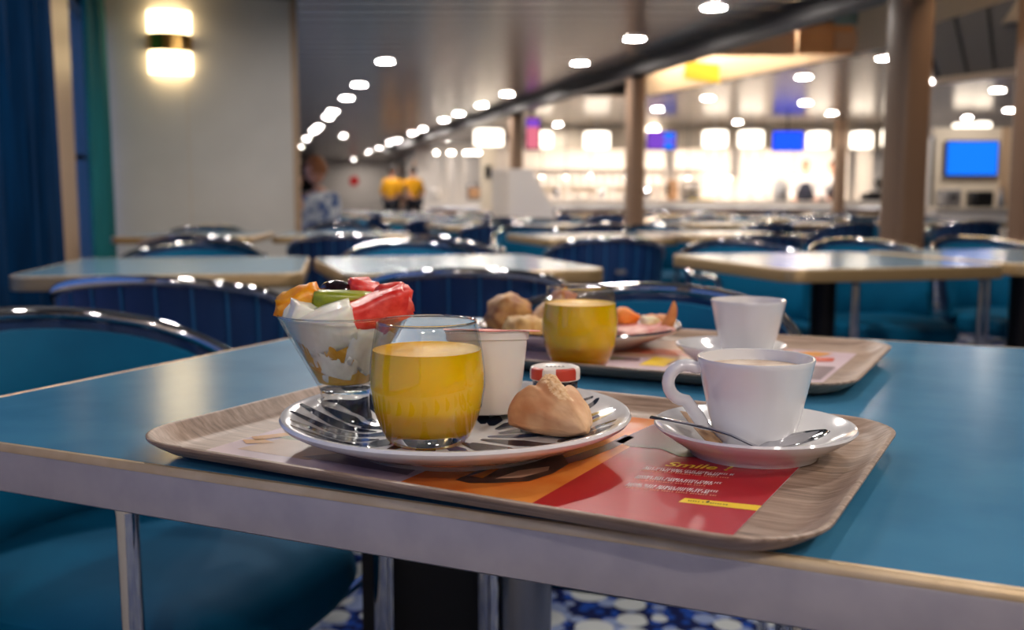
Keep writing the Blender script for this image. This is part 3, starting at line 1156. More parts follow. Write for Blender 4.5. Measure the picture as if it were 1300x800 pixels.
pm2 = placemat(TR2[0], TR2[1], TRA2, 'printed paper placemat under the rear cup and rear juice glass', -0.2, 0.205)
PP2 = lambda n, pts, m, k=0: ngon_print(n, pts, pz + k * 0.00012, M[m], pm2)
PP2('printed_panel', [(-0.2, -0.02), (0.04, -0.02), (0.06, 0.128), (-0.2, 0.128)], 'p_tan')
PP2('printed_panel', [(-0.2, 0.0), (0.045, 0.012), (0.035, 0.052), (-0.2, 0.05)], 'p_tomato', 1)
PP2('printed_panel', [(0.0, -0.0755), (0.0288, -0.0727), (0.0253, -0.012), (-0.0034, -0.0134)], 'p_yellow', 1)
PP2('printed_food', [(-0.09, -0.07), (-0.01, -0.05), (-0.014, -0.03), (-0.08, -0.03)], 'p_purple', 1)
PP2('printed_food', [(-0.07, -0.06), (-0.03, -0.048), (-0.03, -0.038), (-0.07, -0.04)], 'p_green', 2)
PP2('printed_food', [(0.1412, 0.1083), (0.1569, 0.1200), (0.1793, 0.1129), (0.1692, 0.0835), (0.14, 0.08)], 'p_stick', 1)
PP2('printed_food', [(0.1328, 0.0702), (0.1877, 0.0798), (0.1904, 0.050), (0.150, 0.0251)], 'p_tomato', 1)
PP2('printed_food', [(0.08, 0.108), (0.13, 0.120), (0.135, 0.09), (0.09, 0.06)], 'p_tan', 1)
PP2('printed_panel', [(0.12, 0.0043), (0.2, 0.0135), (0.2, -0.0767), (0.12, -0.0867)], 'p_purple', 1)
b = MB()
rg = random.Random(2)
x = -0.05
while x < 0.035:
    b.add([(x, 0.024, pz + .0004), (x + 0.003, 0.024, pz + .0004), (x + 0.003, 0.03 + rg.uniform(0, .004), pz + .0004), (x, 0.03, pz + .0004)], [(0, 1, 2, 3)])
    x += 0.0048
b.obj('printed_lettering', M['p_stick'], pm2, smooth=False)

# ================================================================== PLATES
ZP = ZF + 0.0006
PROF_P = [(0.0, 0.0035), (0.070, 0.0035), (0.074, 0.0), (0.079, 0.0), (0.082, 0.0035), (0.105, 0.0105), (0.126, 0.0195), (0.1305, 0.0222), (0.132, 0.0248), (0.1308, 0.0268),
          (0.128, 0.0268), (0.118, 0.0222), (0.100, 0.0142), (0.088, 0.0100), (0.075, 0.0082), (0.0, 0.0080)]


def plate_z(r):
    pr = [(0.0, 0.0080), (0.075, 0.0082), (0.088, 0.0100), (0.100, 0.0142), (0.118, 0.0222), (0.128, 0.0268), (0.1308, 0.0268)]
    for (a, za), (b_, zb) in zip(pr, pr[1:]):
        if r <= b_:
            return za + (zb - za) * (r - a) / (b_ - a)
    return 0.0268


def stroke(b, pts, wid):
    """painted stroke lying on the plate; pts in plate coordinates, wid at each point"""
    P = [Vector((p[0], p[1], 0)) for p in pts]
    wid = [q * 1.3 for q in wid]
    # resample
    Q, W_ = [], []
    for i in range(len(P) - 1):
        p0, p1, p2, p3 = P[max(i - 1, 0)], P[i], P[i + 1], P[min(i + 2, len(P) - 1)]
        for k in range(6):
            t = k / 6
            Q.append(0.5 * ((2 * p1) + (p2 - p0) * t + (2 * p0 - 5 * p1 + 4 * p2 - p3) * t * t + (3 * p1 - p0 - 3 * p2 + p3) * t ** 3))
            W_.append(wid[i] + (wid[i + 1] - wid[i]) * t)
    Q.append(P[-1])
    W_.append(wid[-1])
    rows = []
    for i in range(len(Q)):
        t = (Q[min(i + 1, len(Q) - 1)] - Q[max(i - 1, 0)]).normalized()
        nn = Vector((-t.y, t.x, 0))
        row = []
        for s in (-1, -0.34, 0.34, 1):
            p = Q[i] + nn * (W_[i] * 0.5 * s)
            r = min(p.length, 0.1285)
            p = p.normalized() * r if p.length > 0 else p
            row.append((p.x, p.y, plate_z(r) + 0.00022))
        rows.append(row)
    b.loft(rows, False)


def pol(r, deg):
    return (r * math.cos(R(deg)), r * math.sin(R(deg)))


def plate(cx, cy, label, decorate=True, rim=False):
    o = thing('plate', label, 'plate', (cx, cy, ZP))
    MB().lathe(PROF_P, 72).obj('dish', M['ceramic'], o)
    if rim:
        MB().lathe([(0.1258, plate_z(0.1258) + 0.0003), (0.1282, 0.0272), (0.1310, 0.0272), (0.1323, 0.0248)], 72).obj('rim_line', M['navy_glaze'], o)
    if decorate:
        b, bb, mm = MB(), MB(), MB()
        # long drops on the left side
        for dg, r0, r1, wd in ((148, 0.075, 0.122, 0.012), (160, 0.066, 0.124, 0.013), (172, 0.062, 0.126, 0.014), (184, 0.060, 0.126, 0.014), (196, 0.060, 0.124, 0.013), (207, 0.062, 0.126, 0.011), (136, 0.08, 0.12, 0.011)):
            stroke(b, [pol(r0, dg + 4), pol((r0 + r1) / 2, dg), pol(r1, dg - 3)], [0.002, wd, 0.004])
        # loops on the right side
        for dg, rr, s in ((28, 0.105, 1.0), (8, 0.108, 0.8), (-22, 0.110, 0.8), (48, 0.108, 0.9), (-42, 0.108, 0.9), (75, 0.106, 0.9), (100, 0.106, 0.9)):
            c_ = Vector((*pol(rr - 0.006, dg), 0))
            ax = Vector((*pol(1, dg - 8), 0))
            ay = Vector((-ax.y, ax.x, 0))
            pts = [(c_ + ax * 0.026 * s * math.cos(t) + ay * 0.0105 * s * math.sin(t)).to_2d() for t in [2 * PI * k / 10 + 0.4 for k in range(10)]]
            stroke(mm if dg in (8, 75) else b, pts, [0.003, 0.004, 0.006, 0.007, 0.006, 0.004, 0.004, 0.006, 0.006, 0.002])
            stroke(bb, [(c_ - ax * 0.012 * s).to_2d(), (c_ + ax * 0.012 * s).to_2d()], [0.003, 0.0045])
        # big brush marks over the well
        rg = random.Random(11)
        for k in range(17):
            dg = k * 360 / 17 + rg.uniform(-6, 6)
            r0 = rg.uniform(0.022, 0.04)
            r1 = rg.uniform(0.066, 0.088)
            stroke(b if k % 4 else bb, [pol(r0, dg), pol((r0 + r1) / 2, dg + 14), pol(r1, dg + 20)], [0.003, rg.uniform(0.009, 0.015), 0.003])
        for k in range(10):
            dg = 210 + k * 15
            stroke(b if k % 3 else bb, [pol(0.094, dg), pol(0.106, dg + 5), pol(0.121, dg + 4)], [0.003, 0.009, 0.003])
        b.obj('painted_strokes', M['navy_glaze'], o)['kind'] = 'stuff'
        bb.obj('painted_blue_strokes', M['blue_glaze'], o)['kind'] = 'stuff'
        mm.obj('painted_mustard_loops', M['mustard_glaze'], o)
    return o


PLC = (-0.0420, 0.744)
plate(PLC[0], PLC[1], 'white plate painted with navy strokes on the front tray')
plate(0.087, 1.284, 'white plate with a dark rim line on the rear tray, holding pastries and ham', False, True)
ZW = ZP + 0.0081      # well of the plates

# ================================================================== GLASSES
def juice_glass(x, y, z, lvl, label):
    o = thing('juice_glass', label, 'glass', (x, y, z))
    H = 0.0885
    outer = [(0.0262, 0.0), (0.0285, 0.0015), (0.0315, 0.0055), (0.0355, 0.014), (0.0398, 0.027), (0.0423, 0.042), (0.0420, 0.054), (0.0405, 0.067), (0.0385, 0.079), (0.0367, H)]
    inner = [(0.0352, H + 0.0003), (0.0371, 0.079), (0.0391, 0.067), (0.0406, 0.054), (0.0409, 0.042), (0.0384, 0.027), (0.0340, 0.016), (0.028, 0.0105), (0.0, 0.0092)]
    MB().lathe([(0.0, 0.0)] + outer[:5], 56).obj('glass_base', M['solid_glass'], o)
    MB().lathe(outer[3:] + [(0.0361, H + 0.0008)] + inner[:6], 56).obj('glass_wall', M['glass'], o)
    MB().tube([(0.0361 * math.cos(2 * PI * k / 72), 0.0361 * math.sin(2 * PI * k / 72), H + 0.0006) for k in range(72)], 0.0009, 8, True).obj('rim', M['solid_glass'], o)
    # juice fills the inside up to lvl
    rr_ = [(0.0, 0.0092), (0.027, 0.0104), (0.0345, 0.0162), (0.0389, 0.027), (0.0413, 0.042), (0.0411, 0.054), (0.0396, 0.067), (0.0378, 0.079)]
    pr = [p for p in rr_ if p[1] < lvl - 0.002]
    for (ra, za), (rb_, zb) in zip(rr_, rr_[1:]):
        if za <= lvl <= zb:
            rl = ra + (rb_ - ra) * (lvl - za) / (zb - za)
    MB().lathe(pr + [(rl, lvl)], 56, cap0=False).obj('orange_juice', M['juice'], o)
    MB().lathe([(rl, lvl), (rl - 0.002, lvl - 0.0012), (0.0, lvl - 0.0012)], 56).obj('juice_surface', M['juice_top'], o)
    return o


juice_glass(-0.0618, 0.7175, ZW + 0.0002, 0.0690, 'orange juice glass on the patterned plate, nearest the camera')
juice_glass(0.0755, 1.098, ZF + 0.0007, 0.072, 'orange juice glass on the rear tray in front of the pastries')

# fruit cup
FX, FY = -0.1340, 0.788
fc = thing('fruit_cup_glass', 'conical footed glass heaped with cut fruit, left on the plate', 'glass', (FX, FY, ZW + 0.0002))
Hf = 0.086
MB().lathe([(0.0, 0.0), (0.0205, 0.0), (0.0215, 0.002), (0.0208, 0.005), (0.0195, 0.009), (0.0192, 0.020), (0.0200, 0.0262), (0.012, 0.0255), (0.0, 0.025)], 48).obj('stem', M['solid_glass'], fc)
MB().lathe([(0.0200, 0.0262), (0.0225, 0.031), (0.0515, Hf - 0.002), (0.0520, Hf), (0.0510, Hf + 0.0006), (0.0502, Hf), (0.0212, 0.0322), (0.0, 0.0285)], 56).obj('bowl', M['glass'], fc)
MB().tube([(0.0512 * math.cos(2 * PI * k / 72), 0.0512 * math.sin(2 * PI * k / 72), Hf + 0.0004) for k in range(72)], 0.0010, 8, True).obj('rim', M['solid_glass'], fc)
MB().lathe([(0.0, 0.0288), (0.0206, 0.0325), (0.0300, 0.0505), (0.0, 0.0508)], 48).obj('syrup', M['syrup'], fc)


def chunk(name, m, size, loc, rot, label, seed, rough=0.12, group=None, res=4, sq=0.55, bowl=None):
    bm = bmesh.new()
    bmesh.ops.create_cube(bm, size=2)
    bmesh.ops.subdivide_edges(bm, edges=bm.edges, cuts=res, use_grid_fill=True)
    off = Vector((seed * 3.7, seed * 1.3, seed * 2.1))
    for v in bm.verts:
        p = v.co
        s_ = p.normalized() * 1.25
        p = p.lerp(s_, sq)
        p = p * (1 + rough * noise.noise(p * 1.4 + off) * 1.6 + rough * 0.7 * noise.noise(p * 4.5 + off) + rough * 0.35 * noise.noise(p * 9 + off))
        v.co = Vector((p.x * size[0] / 2, p.y * size[1] / 2, p.z * size[2] / 2))
    if bowl:                                   # pieces press against the inside of the glass cone
        from mathutils import Euler
        rm = Euler(rot).to_matrix()
        lv = Vector(loc) - Vector(bowl)
        for v in bm.verts:
            q = rm @ v.co + lv
            rmax = 0.0212 + 0.0290 * max(0.0, min(1.0, (q.z - 0.0322) / 0.0538)) - 0.0006
            rr_ = math.hypot(q.x, q.y)
            if q.z < 0.086 and rr_ > rmax:
                q.x *= rmax / rr_
                q.y *= rmax / rr_
            q.z = max(q.z, 0.0335)
            v.co = q - lv
        rot = (0, 0, 0)
    me = bpy.data.meshes.new(name)
    bm.to_mesh(me)
    bm.free()
    for p in me.polygons:
        p.use_smooth = True
    me.materials.append(M[m])
    o = link(name, me, None, loc, rot)
    return tag(o, label, name.split('_')[0] if name.split('_')[0] in ('orange', 'melon', 'grape') else 'fruit', group)


def fpt(dx, dy, dz):
    return (FX + dx, FY + dy, ZW + dz)


FB = (FX, FY, ZW + 0.0002)


def fruit(name, m, size, at, rot, label, seed, rough=0.12, sq=0.5):
    chunk(name, m, size, fpt(*at), rot, label, seed, rough, sq=sq, bowl=FB)


fruit('orange_piece', 'f_orange', (0.034, 0.024, 0.028), (-0.033, 0.000, 0.0925), (0.1, -0.35, 0.2), 'orange segment heaped on the left of the fruit cup', 1, 0.2)
fruit('melon_piece', 'f_melon', (0.022, 0.020, 0.020), (-0.028, -0.020, 0.0865), (0.2, 0.3, 0.5), 'small white melon cube beside the orange segment', 2, sq=0.3)
fruit('melon_piece', 'f_melon', (0.050, 0.026, 0.031), (-0.010, -0.030, 0.0775), (0.20, -0.30, 0.1), 'large white melon wedge at the front of the fruit cup', 3, 0.07, 0.2)
fruit('melon_piece', 'f_melon', (0.030, 0.030, 0.036), (-0.036, -0.006, 0.074), (0.0, 0.5, 0.1), 'white melon chunk pressed against the left of the glass bowl', 4, sq=0.3)
fruit('kiwi_slice', 'f_kiwi', (0.046, 0.016, 0.024), (0.001, -0.006, 0.0935), (0.15, 0.04, 0.05), 'green kiwi slice lying across the top of the fruit', 5, 0.06, 0.3)
fruit('grape_berry', 'f_grape', (0.026, 0.022, 0.019), (-0.007, 0.014, 0.1010), (0.1, 0.1, 0.4), 'dark shiny grape at the back of the fruit cup', 6, 0.03, 0.9)
fruit('watermelon_piece', 'f_water', (0.024, 0.020, 0.022), (0.013, 0.018, 0.1015), (0.2, 0.2, 0.2), 'round watermelon piece beside the dark grape', 7, 0.2, 0.8)
fruit('watermelon_piece', 'f_water', (0.060, 0.024, 0.030), (0.0245, -0.020, 0.0865), (0.1, -0.34, 0.25), 'long watermelon stick leaning over the right rim of the fruit cup', 8, 0.16, 0.35)
fruit('watermelon_piece', 'f_water', (0.026, 0.022, 0.026), (0.040, 0.002, 0.0965), (0.3, -0.2, 0.4), 'watermelon lump at the right tip of the fruit cup', 9, 0.2, 0.5)
fruit('pineapple_piece', 'f_pine', (0.024, 0.014, 0.020), (0.028, 0.022, 0.0935), (0.0, 0.5, 0.1), 'pale pineapple piece behind the watermelon', 10, 0.1, 0.4)
fruit('melon_piece', 'f_melon', (0.034, 0.030, 0.034), (0.022, -0.018, 0.062), (0.2, 0.4, 0.3), 'white melon chunk under the watermelon stick', 12, sq=0.35)
fruit('peach_piece', 'f_peach', (0.038, 0.030, 0.026), (0.002, -0.020, 0.0655), (0.1, 0.2, 0.6), 'amber peach piece in the middle of the fruit cup', 13, sq=0.6)
fruit('melon_piece', 'f_melon', (0.038, 0.024, 0.020), (-0.006, -0.022, 0.0510), (0.0, 0.3, 0.1), 'white melon chunk sunk in the syrup, lower front', 14, sq=0.4)
fruit('peach_piece', 'f_peach', (0.032, 0.030, 0.026), (-0.022, -0.012, 0.058), (0.1, 0.5, 0.3), 'amber peach piece low on the left of the glass bowl', 15, sq=0.5)
fruit('melon_piece', 'f_melon', (0.022, 0.022, 0.016), (-0.006, -0.010, 0.0415), (0.3, 0.2, 0.5), 'pale melon chunk near the bottom of the glass bowl', 16, sq=0.5)
fruit('peach_piece', 'f_peach', (0.030, 0.028, 0.03), (0.026, 0.012, 0.072), (0.3, 0.2, 0.2), 'amber peach piece at the right back of the fruit cup', 17, sq=0.6)
fruit('melon_piece', 'f_melon', (0.036, 0.030, 0.03), (-0.012, 0.026, 0.078), (0.3, 0.2, 0.2), 'white melon chunk at the back of the fruit cup under the grape', 18, sq=0.5)

# yogurt pot
yx, yy_ = -0.0195, 0.806
yg = thing('yogurt_pot', 'white plastic yogurt pot with a coral foil lid behind the juice glass', 'yogurt pot', (yx, yy_, ZW + 0.0030), 0.1)
yg.rotation_euler = (R(-6.5), 0, 0.1)
MB().lathe([(0.0, 0.002), (0.022, 0.002), (0.0245, 0.0), (0.0255, 0.002), (0.0322, 0.0555), (0.0325, 0.0595), (0.0340, 0.0602), (0.0343, 0.0655), (0.0352, 0.0662), (0.0352, 0.0672), (0.0, 0.0672)], 48).obj('cup', M['yogurt'], yg)
b = MB()
ring = []
for k in range(48):
    t = 2 * PI * k / 48
    r_ = 0.0362 + 0.0075 * max(0, math.cos(t + 0.1)) ** 14
    ring.append((r_ * math.cos(t), r_ * math.sin(t), 0.0675 + 0.0004 * math.sin(5 * t) - 0.0010 * math.cos(t)))
b.loft([ring, [(x * 1.0, y_, z + 0.0005) for x, y_, z in ring]], True, True, True)
b.obj('foil_lid', [M['foil']], yg)

# jam jar
jx, jy = 0.0365, 0.834
jj = thing('jam_jar', 'mini jam jar with a red and white lid behind the bread roll', 'jar', (jx, jy, ZP + plate_z(0.12) - 0.0035), 0.4)
fl_ = []
for i in range(29):
    z = 0.002 + 0.026 * i / 28
    fl_.append((0.0185 + 0.0007 * math.sin(i * PI / 2), z))
b = MB()
rings = []
for i in range(15):
    z = 0.001 + 0.0148 * i / 14
    base = 0.0175 + (0.0015 * math.sin(PI * min(1, i / 4) / 2)) - (0.0016 if i == 14 else 0)
    rings.append([(base * (1 + 0.035 * math.sin(k * PI / 2) * math.sin(i * PI / 2 + (k % 8) * 0.4)) * math.cos(2 * PI * k / 64), base * (1 + 0.035 * math.sin(k * PI / 2) * math.cos(i * PI / 1.5)) * math.sin(2 * PI * k / 64), z) for k in range(64)])
b.loft(rings, True, True, True).obj('jar_body', M['jam'], jj)
lid = MB().lathe([(0.0205, 0.0272), (0.0212, 0.0278), (0.0213, 0.0350), (0.0204, 0.0372), (0.0185, 0.0380), (0.0176, 0.0374), (0.0, 0.0374)], 48).obj('lid', M['lid_white'], jj, loc=(0, 0, -0.0125))
b = MB()
for a0, a1 in ((-1.98, -1.05), (0.0, 0.7), (1.5, 2.2), (3.05, 3.75)):
    rg_ = []
    for r_, z in ((0.02135, 0.0282), (0.02140, 0.0349), (0.0206, 0.0373), (0.0186, 0.0382)):
        rg_.append([(r_ * math.cos(a0 + (a1 - a0) * k / 8), r_ * math.sin(a0 + (a1 - a0) * k / 8), z) for k in range(9)])
    b.loft(rg_, False)
b.obj('red_patches', M['lid_red'], lid)
b = MB()
rg = random.Random(8)
for q in range(5):
    x = -0.008 + q * 0.0034
    b.add([(x, -0.002, 0.0376), (x + 0.0024, -0.002, 0.0376), (x + 0.002, 0.0022, 0.0376), (x + 0.0004, 0.0018, 0.0376)], [(0, 1, 2, 3)])
b.obj('lid_print', M['print_dark'], lid, smooth=False, rot=(0, 0, -0.4))

# bread roll
def bread_roll(x, y, z, rz, label):
    bm = bmesh.new()
    bmesh.ops.create_icosphere(bm, subdivisions=6, radius=1)
    lay = bm.verts.layers.float.new('crumb')
    for v in bm.verts:
        p = v.co.copy()
        # pointed towards -y/+x, fat in the middle, flat underneath
        px, py, pz_ = p.x, p.y, p.z
        wx = 0.0335 * (1 - 0.20 * max(0, py) ** 2)
        X = px * wx
        Y = py * 0.031
        if py < 0:                                   # front nose, drawn out and down to a point
            k = (-py) ** 1.7
            X = X * (1 - 0.55 * k) + 0.021 * k
            Y -= 0.012 * k
        Zt = 0.030 if pz_ > 0 else 0.0095
        Zv = pz_ * Zt
        if pz_ > 0:
            g = math.exp(-((px - 0.02) / 0.24) ** 2)            # torn ridge
            up = max(0.0, min(1.0, (py + 0.8) / 0.8))
            Zv += 0.0040 * g * up * pz_
            Zv -= 0.0042 * (math.exp(-((px - 0.36) / 0.10) ** 2) + 0.8 * math.exp(-((px + 0.32) / 0.09) ** 2)) * up * pz_
            if py < -0.3:
                Zv *= 1 - 0.55 * (-py - 0.3)
            Zv += 0.0026 * noise.noise(Vector((px * 22, py * 22, pz_ * 22))) * g * up
        if pz_ < 0:
            Zv = max(Zv, -0.0085)
        nn = 0.0016 * noise.noise(p * 2.6) + 0.0002 * noise.noise(p * 9)
        v.co = Vector((X * 0.95, Y, Zv + 0.0085)) + p * nn
        v[lay] = 1.0 if (pz_ > 0.3 and abs(px - 0.02 + 0.1 * noise.noise(p * 7)) < 0.24 and py > -0.62) else 0.0
    cr = [f.index for f in bm.faces if sum(v[lay] for v in f.verts) > 1.5]
    for f in bm.faces:
        f.smooth = True
        f.material_index = 1 if sum(v[lay] for v in f.verts) > 1.5 else 0
    zmin = min(v.co.z for v in bm.verts)
    for v in bm.verts:
        v.co.z -= zmin
    me = bpy.data.meshes.new('bread_roll')
    bm.to_mesh(me)
    bm.free()
    me.materials.append(M['bread'])
    me.materials.append(M['crumb'])
    o = link('bread_roll', me, None, (x, y, z), (0, 0, rz))
    return tag(o, label, 'bread')


bread_roll(0.0285, 0.747, ZW + 0.0005, R(6), 'crusty small bread roll with a torn ridge on the patterned plate')

# ================================================================== COFFEE
PROF_S = [(0.0, 0.003), (0.040, 0.003), (0.0435, 0.0), (0.0465, 0.0), (0.049, 0.004), (0.062, 0.0115), (0.0715, 0.0185), (0.0730, 0.0205), (0.0722, 0.0222),
          (0.0705, 0.0218), (0.060, 0.0150), (0.047, 0.0085), (0.040, 0.0072), (0.034, 0.0068), (0.032, 0.0056), (0.0, 0.0056)]


def saucer(x, y, z, label, mark=False):
    o = thing('saucer', label, 'saucer', (x, y, z))
    MB().lathe(PROF_S, 64).obj('dish', M['ceramic'], o)
    if mark:
        b = MB()
        for k in range(6):
            a = R(172 + k * 5.5)
            for r0, r1 in ((0.0545, 0.0600),):
                z0, z1 = 0.0124, 0.0151
                pts = [(r * math.cos(a + da), r * math.sin(a + da), zz + 0.0003) for r, zz, da in ((r0, z0, 0), (r1, z1, 0), (r1, z1, 0.065), (r0, z0, 0.05))]
                b.add(pts, [(0, 1, 2, 3)])
        b.obj('printed_mark', M['print_dark'], o, smooth=False)
    return o


def coffee_cup(x, y, z, rz, label):
    o = thing('coffee_cup', label, 'cup', (x, y, z), rz)
    H = 0.0665
    prof = [(0.0, 0.002), (0.019, 0.002), (0.0215, 0.0), (0.0245, 0.0), (0.0265, 0.003), (0.0290, 0.0085), (0.0330, 0.024), (0.0375, 0.044), (0.0412, 0.062), (0.0420, H - 0.0012), (0.0415, H), (0.0400, H - 0.0004),
            (0.0390, 0.060), (0.0352, 0.042), (0.0308, 0.024), (0.0265, 0.010), (0.02, 0.006), (0.0, 0.005)]
    MB().lathe(prof, 64).obj('cup_body', M['ceramic'], o)
    # ring handle on -x, flattened strap
    path = []
    ctr = (-0.0495, 0.0465)
    for k in range(13):
        t = R(58 + 212 * k / 12)
        path.append((ctr[0] + 0.0132 * math.cos(t), 0, ctr[1] + 0.0132 * math.sin(t)))
    path = [(-0.0370, 0, 0.0590)] + path + [(-0.0462, 0, 0.0290), (-0.0408, 0, 0.0215), (-0.0350, 0, 0.0130), (-0.0290, 0, 0.0065)]
    rad = [0.0048] + [0.0047] * 13 + [0.0048, 0.0050, 0.0045, 0.003]
    MB().tube(path, rad, 12).obj('handle', M['ceramic'], o)
    MB().lathe([(0.0388, 0.0582), (0.037, 0.0585), (0.0, 0.0587)], 48).obj('coffee', M['coffee'], o)
    MB().lathe([(0.0387, 0.0580), (0.0391, 0.0605), (0.0398, 0.0640)], 64).obj('froth_ring', M['coffee_ring'], o)
    return o


SX, SY = 0.1778, 0.7175
saucer(SX, SY, ZF + 0.0007, 'white saucer on the front tray')
coffee_cup(SX - 0.001, SY - 0.004, ZF + 0.0007 + 0.0056, R(-4), 'white cup of milky coffee on the front tray')
S2X, S2Y = 0.270, 1.132
q2 = saucer(S2X - 0.020, S2Y - 0.004, ZF + 0.0007, 'white saucer with a small dark mark on the rear tray', True)
q2.scale = (0.86, 0.86, 1)
coffee_cup(S2X, S2Y, ZF + 0.0007 + 0.0056, R(-95), 'white cup of coffee on the rear tray')

# spoon
b = MB()
sp_ = thing('teaspoon', 'stainless teaspoon resting on the front saucer', 'spoon', (0.0012, 0.0088, ZF))
cl = [(0.1010, 0.7085, 0.0272, 0.0036), (0.112, 0.7035, 0.0262, 0.0032), (0.126, 0.6960, 0.0248, 0.0028), (0.141, 0.6860, 0.0232, 0.0024), (0.153, 0.6770, 0.0210, 0.0022), (0.1635, 0.6700, 0.0170, 0.0024),
      (0.1710, 0.6650, 0.0145, 0.0034)]
rings = []
for x, y, z, wd in cl:
    nx, ny = 0.50, 0.866
    th_ = 0.0011
    rings.append([(x + nx * wd * math.cos(t), y + ny * wd * math.cos(t), z + th_ * math.sin(t)) for t in [2 * PI * k / 10 for k in range(10)]])
MB().loft(rings, True, True, True).obj('spoon_handle', M['chrome'], sp_)
b = MB()
rings = []
c0 = Vector((0.1705, 0.6655, 0.0145))
c1 = Vector((0.2205, 0.6755, 0.0245))
dv = (c1 - c0)
sd = Vector((-dv.y, dv.x, 0)).normalized()
for i in range(13):
    u = i / 12
    wd = 0.0128 * (math.sin(PI * min(0.97, 0.06 + u * 0.92)) ** 0.62) * (0.78 + 0.3 * u)
    p = c0 + dv * u
    row = []
    for k in range(9):
        s_ = -1 + 2 * k / 8
        row.append(p + sd * wd * s_ + Vector((0, 0, -0.0036 * (1 - s_ * s_) * math.sin(PI * u))))
    rings.append(row)
bw = b.loft(rings, False).obj('spoon_bowl', M['chrome'], sp_)
md = bw.modifiers.new('thickness', 'SOLIDIFY')
md.thickness = 0.0008

# sugar stick
sg = thing('sugar_stick', 'brown paper sugar stick leaning on the saucer behind the cup handle', 'sugar packet', (0.1404, 0.7228, ZF + 0.0178))
b = MB()
rings = []
for i in range(9):
    u = -1 + 2 * i / 8
    fl2 = 1 - abs(u) ** 8 * 0.85
    rings.append([(0.0066 * math.cos(t), u * 0.031, 0.0026 * fl2 * math.sin(t)) for t in [2 * PI * k / 14 for k in range(14)]])
q = b.loft(rings, True, True, True).obj('paper_tube', M['sugar'], sg)
b = MB()
for k in range(4):
    b.add([(-0.002, -0.006 + k * 0.004, 0.0028), (0.0022, -0.006 + k * 0.004, 0.0028), (0.0022, -0.004 + k * 0.004, 0.0028), (-0.002, -0.004 + k * 0.004, 0.0028)], [(0, 1, 2, 3)])
b.obj('printed_mark', M['print_dark'], sg, smooth=False)
sg.rotation_euler = (R(10), R(12), R(12))

# ================================================================== REAR PLATE FOOD
RX_, RY_ = 0.087, 1.284
def rp_(dx, dy, dz):
    return (RX_ + dx, RY_ + dy, ZP + dz)


for nm, mt, col in (('pastry', (206, 158, 96), (150, 92, 46)), ('pastry_pale', (222, 184, 120), (190, 140, 76)), ('ham', (214, 130, 122), (238, 190, 176)), ('carrot', (238, 120, 30), (244, 150, 60)),
                    ('crisp', (214, 146, 84), (188, 110, 56)), ('egg', (240, 222, 170), (250, 238, 206))):
    M[nm] = mottled(mat(nm, mt, 0.5, sss=0.1), col, mt, 60, 4, bump=0.3)


def food(name, m, size, loc, rot, label, seed, cat, rough=0.2, sq=0.8):
    o = chunk(name, m, size, loc, rot, label, seed, rough, sq=sq)
    o['category'] = cat
    return o


food('pastry', 'pastry', (0.05, 0.045, 0.042), rp_(-0.090, 0.0, 0.038), (0.2, 0.3, 0.3), 'round browned pastry at the left end of the rear plate', 21, 'pastry')
food('pastry', 'pastry_pale', (0.045, 0.035, 0.026), rp_(-0.066, -0.050, 0.026), (0.0, 0.1, 0.5), 'pale folded pastry in front of the round one', 22, 'pastry', 0.28, 0.5)
food('pastry', 'pastry', (0.055, 0.03, 0.032), rp_(-0.040, -0.020, 0.036), (0.1, -0.5, 0.5), 'golden pastry piece left of the rear juice glass', 23, 'pastry', 0.28, 0.6)
food('pastry', 'crisp', (0.026, 0.02, 0.045), rp_(-0.024, 0.0, 0.046), (0.1, 0.3, 0.2), 'brown pastry tip standing just left of the rear juice glass', 24, 'pastry', 0.2, 0.6)
food('ham_slice', 'ham', (0.024, 0.03, 0.02), rp_(-0.027, -0.058, 0.023), (0.1, 0.0, 0.2), 'dark pink ham fold left of the rear juice glass', 25, 'ham', 0.3, 0.7)
food('ham_slice', 'ham', (0.070, 0.06, 0.014), rp_(0.070, -0.045, 0.021), (0.0, -0.12, 0.3), 'pink ham slice right of the rear juice glass', 26, 'ham', 0.3, 0.6)
food('carrot_piece', 'carrot', (0.03, 0.02, 0.02), rp_(0.058, -0.015, 0.035), (0.0, 0.3, 0.3), 'orange carrot piece on the rear plate', 27, 'vegetable', 0.2, 0.7)
food('egg_piece', 'egg', (0.022, 0.018, 0.014), rp_(0.088, -0.030, 0.031), (0.0, 0.2, 0.5), 'cream coloured egg piece on the ham', 28, 'egg', 0.2, 0.7)
food('bacon_piece', 'crisp', (0.034, 0.024, 0.018), rp_(0.098, -0.008, 0.028), (0.1, 0.1, 0.2), 'browned bacon piece at the right of the ham', 29, 'bacon', 0.3, 0.6)
b = MB()
rings = []
for i in range(9):
    u = i / 8
    wd = 0.010 * (1 - u) ** 0.7 + 0.0015
    rings.append([(0.010 * math.sin(u * 2.0) + wd * math.cos(t), 0.4 * wd * math.sin(t), u * 0.042) for t in [2 * PI * k / 10 for k in range(10)]])
o = b.loft(rings, True, True, True).obj('pastry_horn', M['crisp'], None, loc=rp_(0.100, -0.052, 0.0195), rot=(0.1, 0.12, 0.3))
tag(o, 'pointed crisp pastry horn standing at the right rim of the rear plate', 'pastry')

# ---- dark middle panel and tubes of the foreground table's frame
def in_main(x, y, z):
    dx, dy = x - 0.122, y - 1.029
    return (dx * math.cos(TA) + dy * math.sin(TA), -dx * math.sin(TA) + dy * math.cos(TA), z)


MB().box(-0.10, 0.10, -0.015, 0.015, 0.02, 0.715).obj('pedestal_panel', M['black'], main, smooth=False, loc=in_main(-0.112, 1.37, 0), rot=(0, 0, -TA + R(4)))
for x in (-0.172, -0.033):
    MB().tube([(0, 0, 0.0), (0, 0, 0.712)], 0.014, 12).obj('pedestal_tube', M['chrome'], main, loc=in_main(x, 1.29, 0))

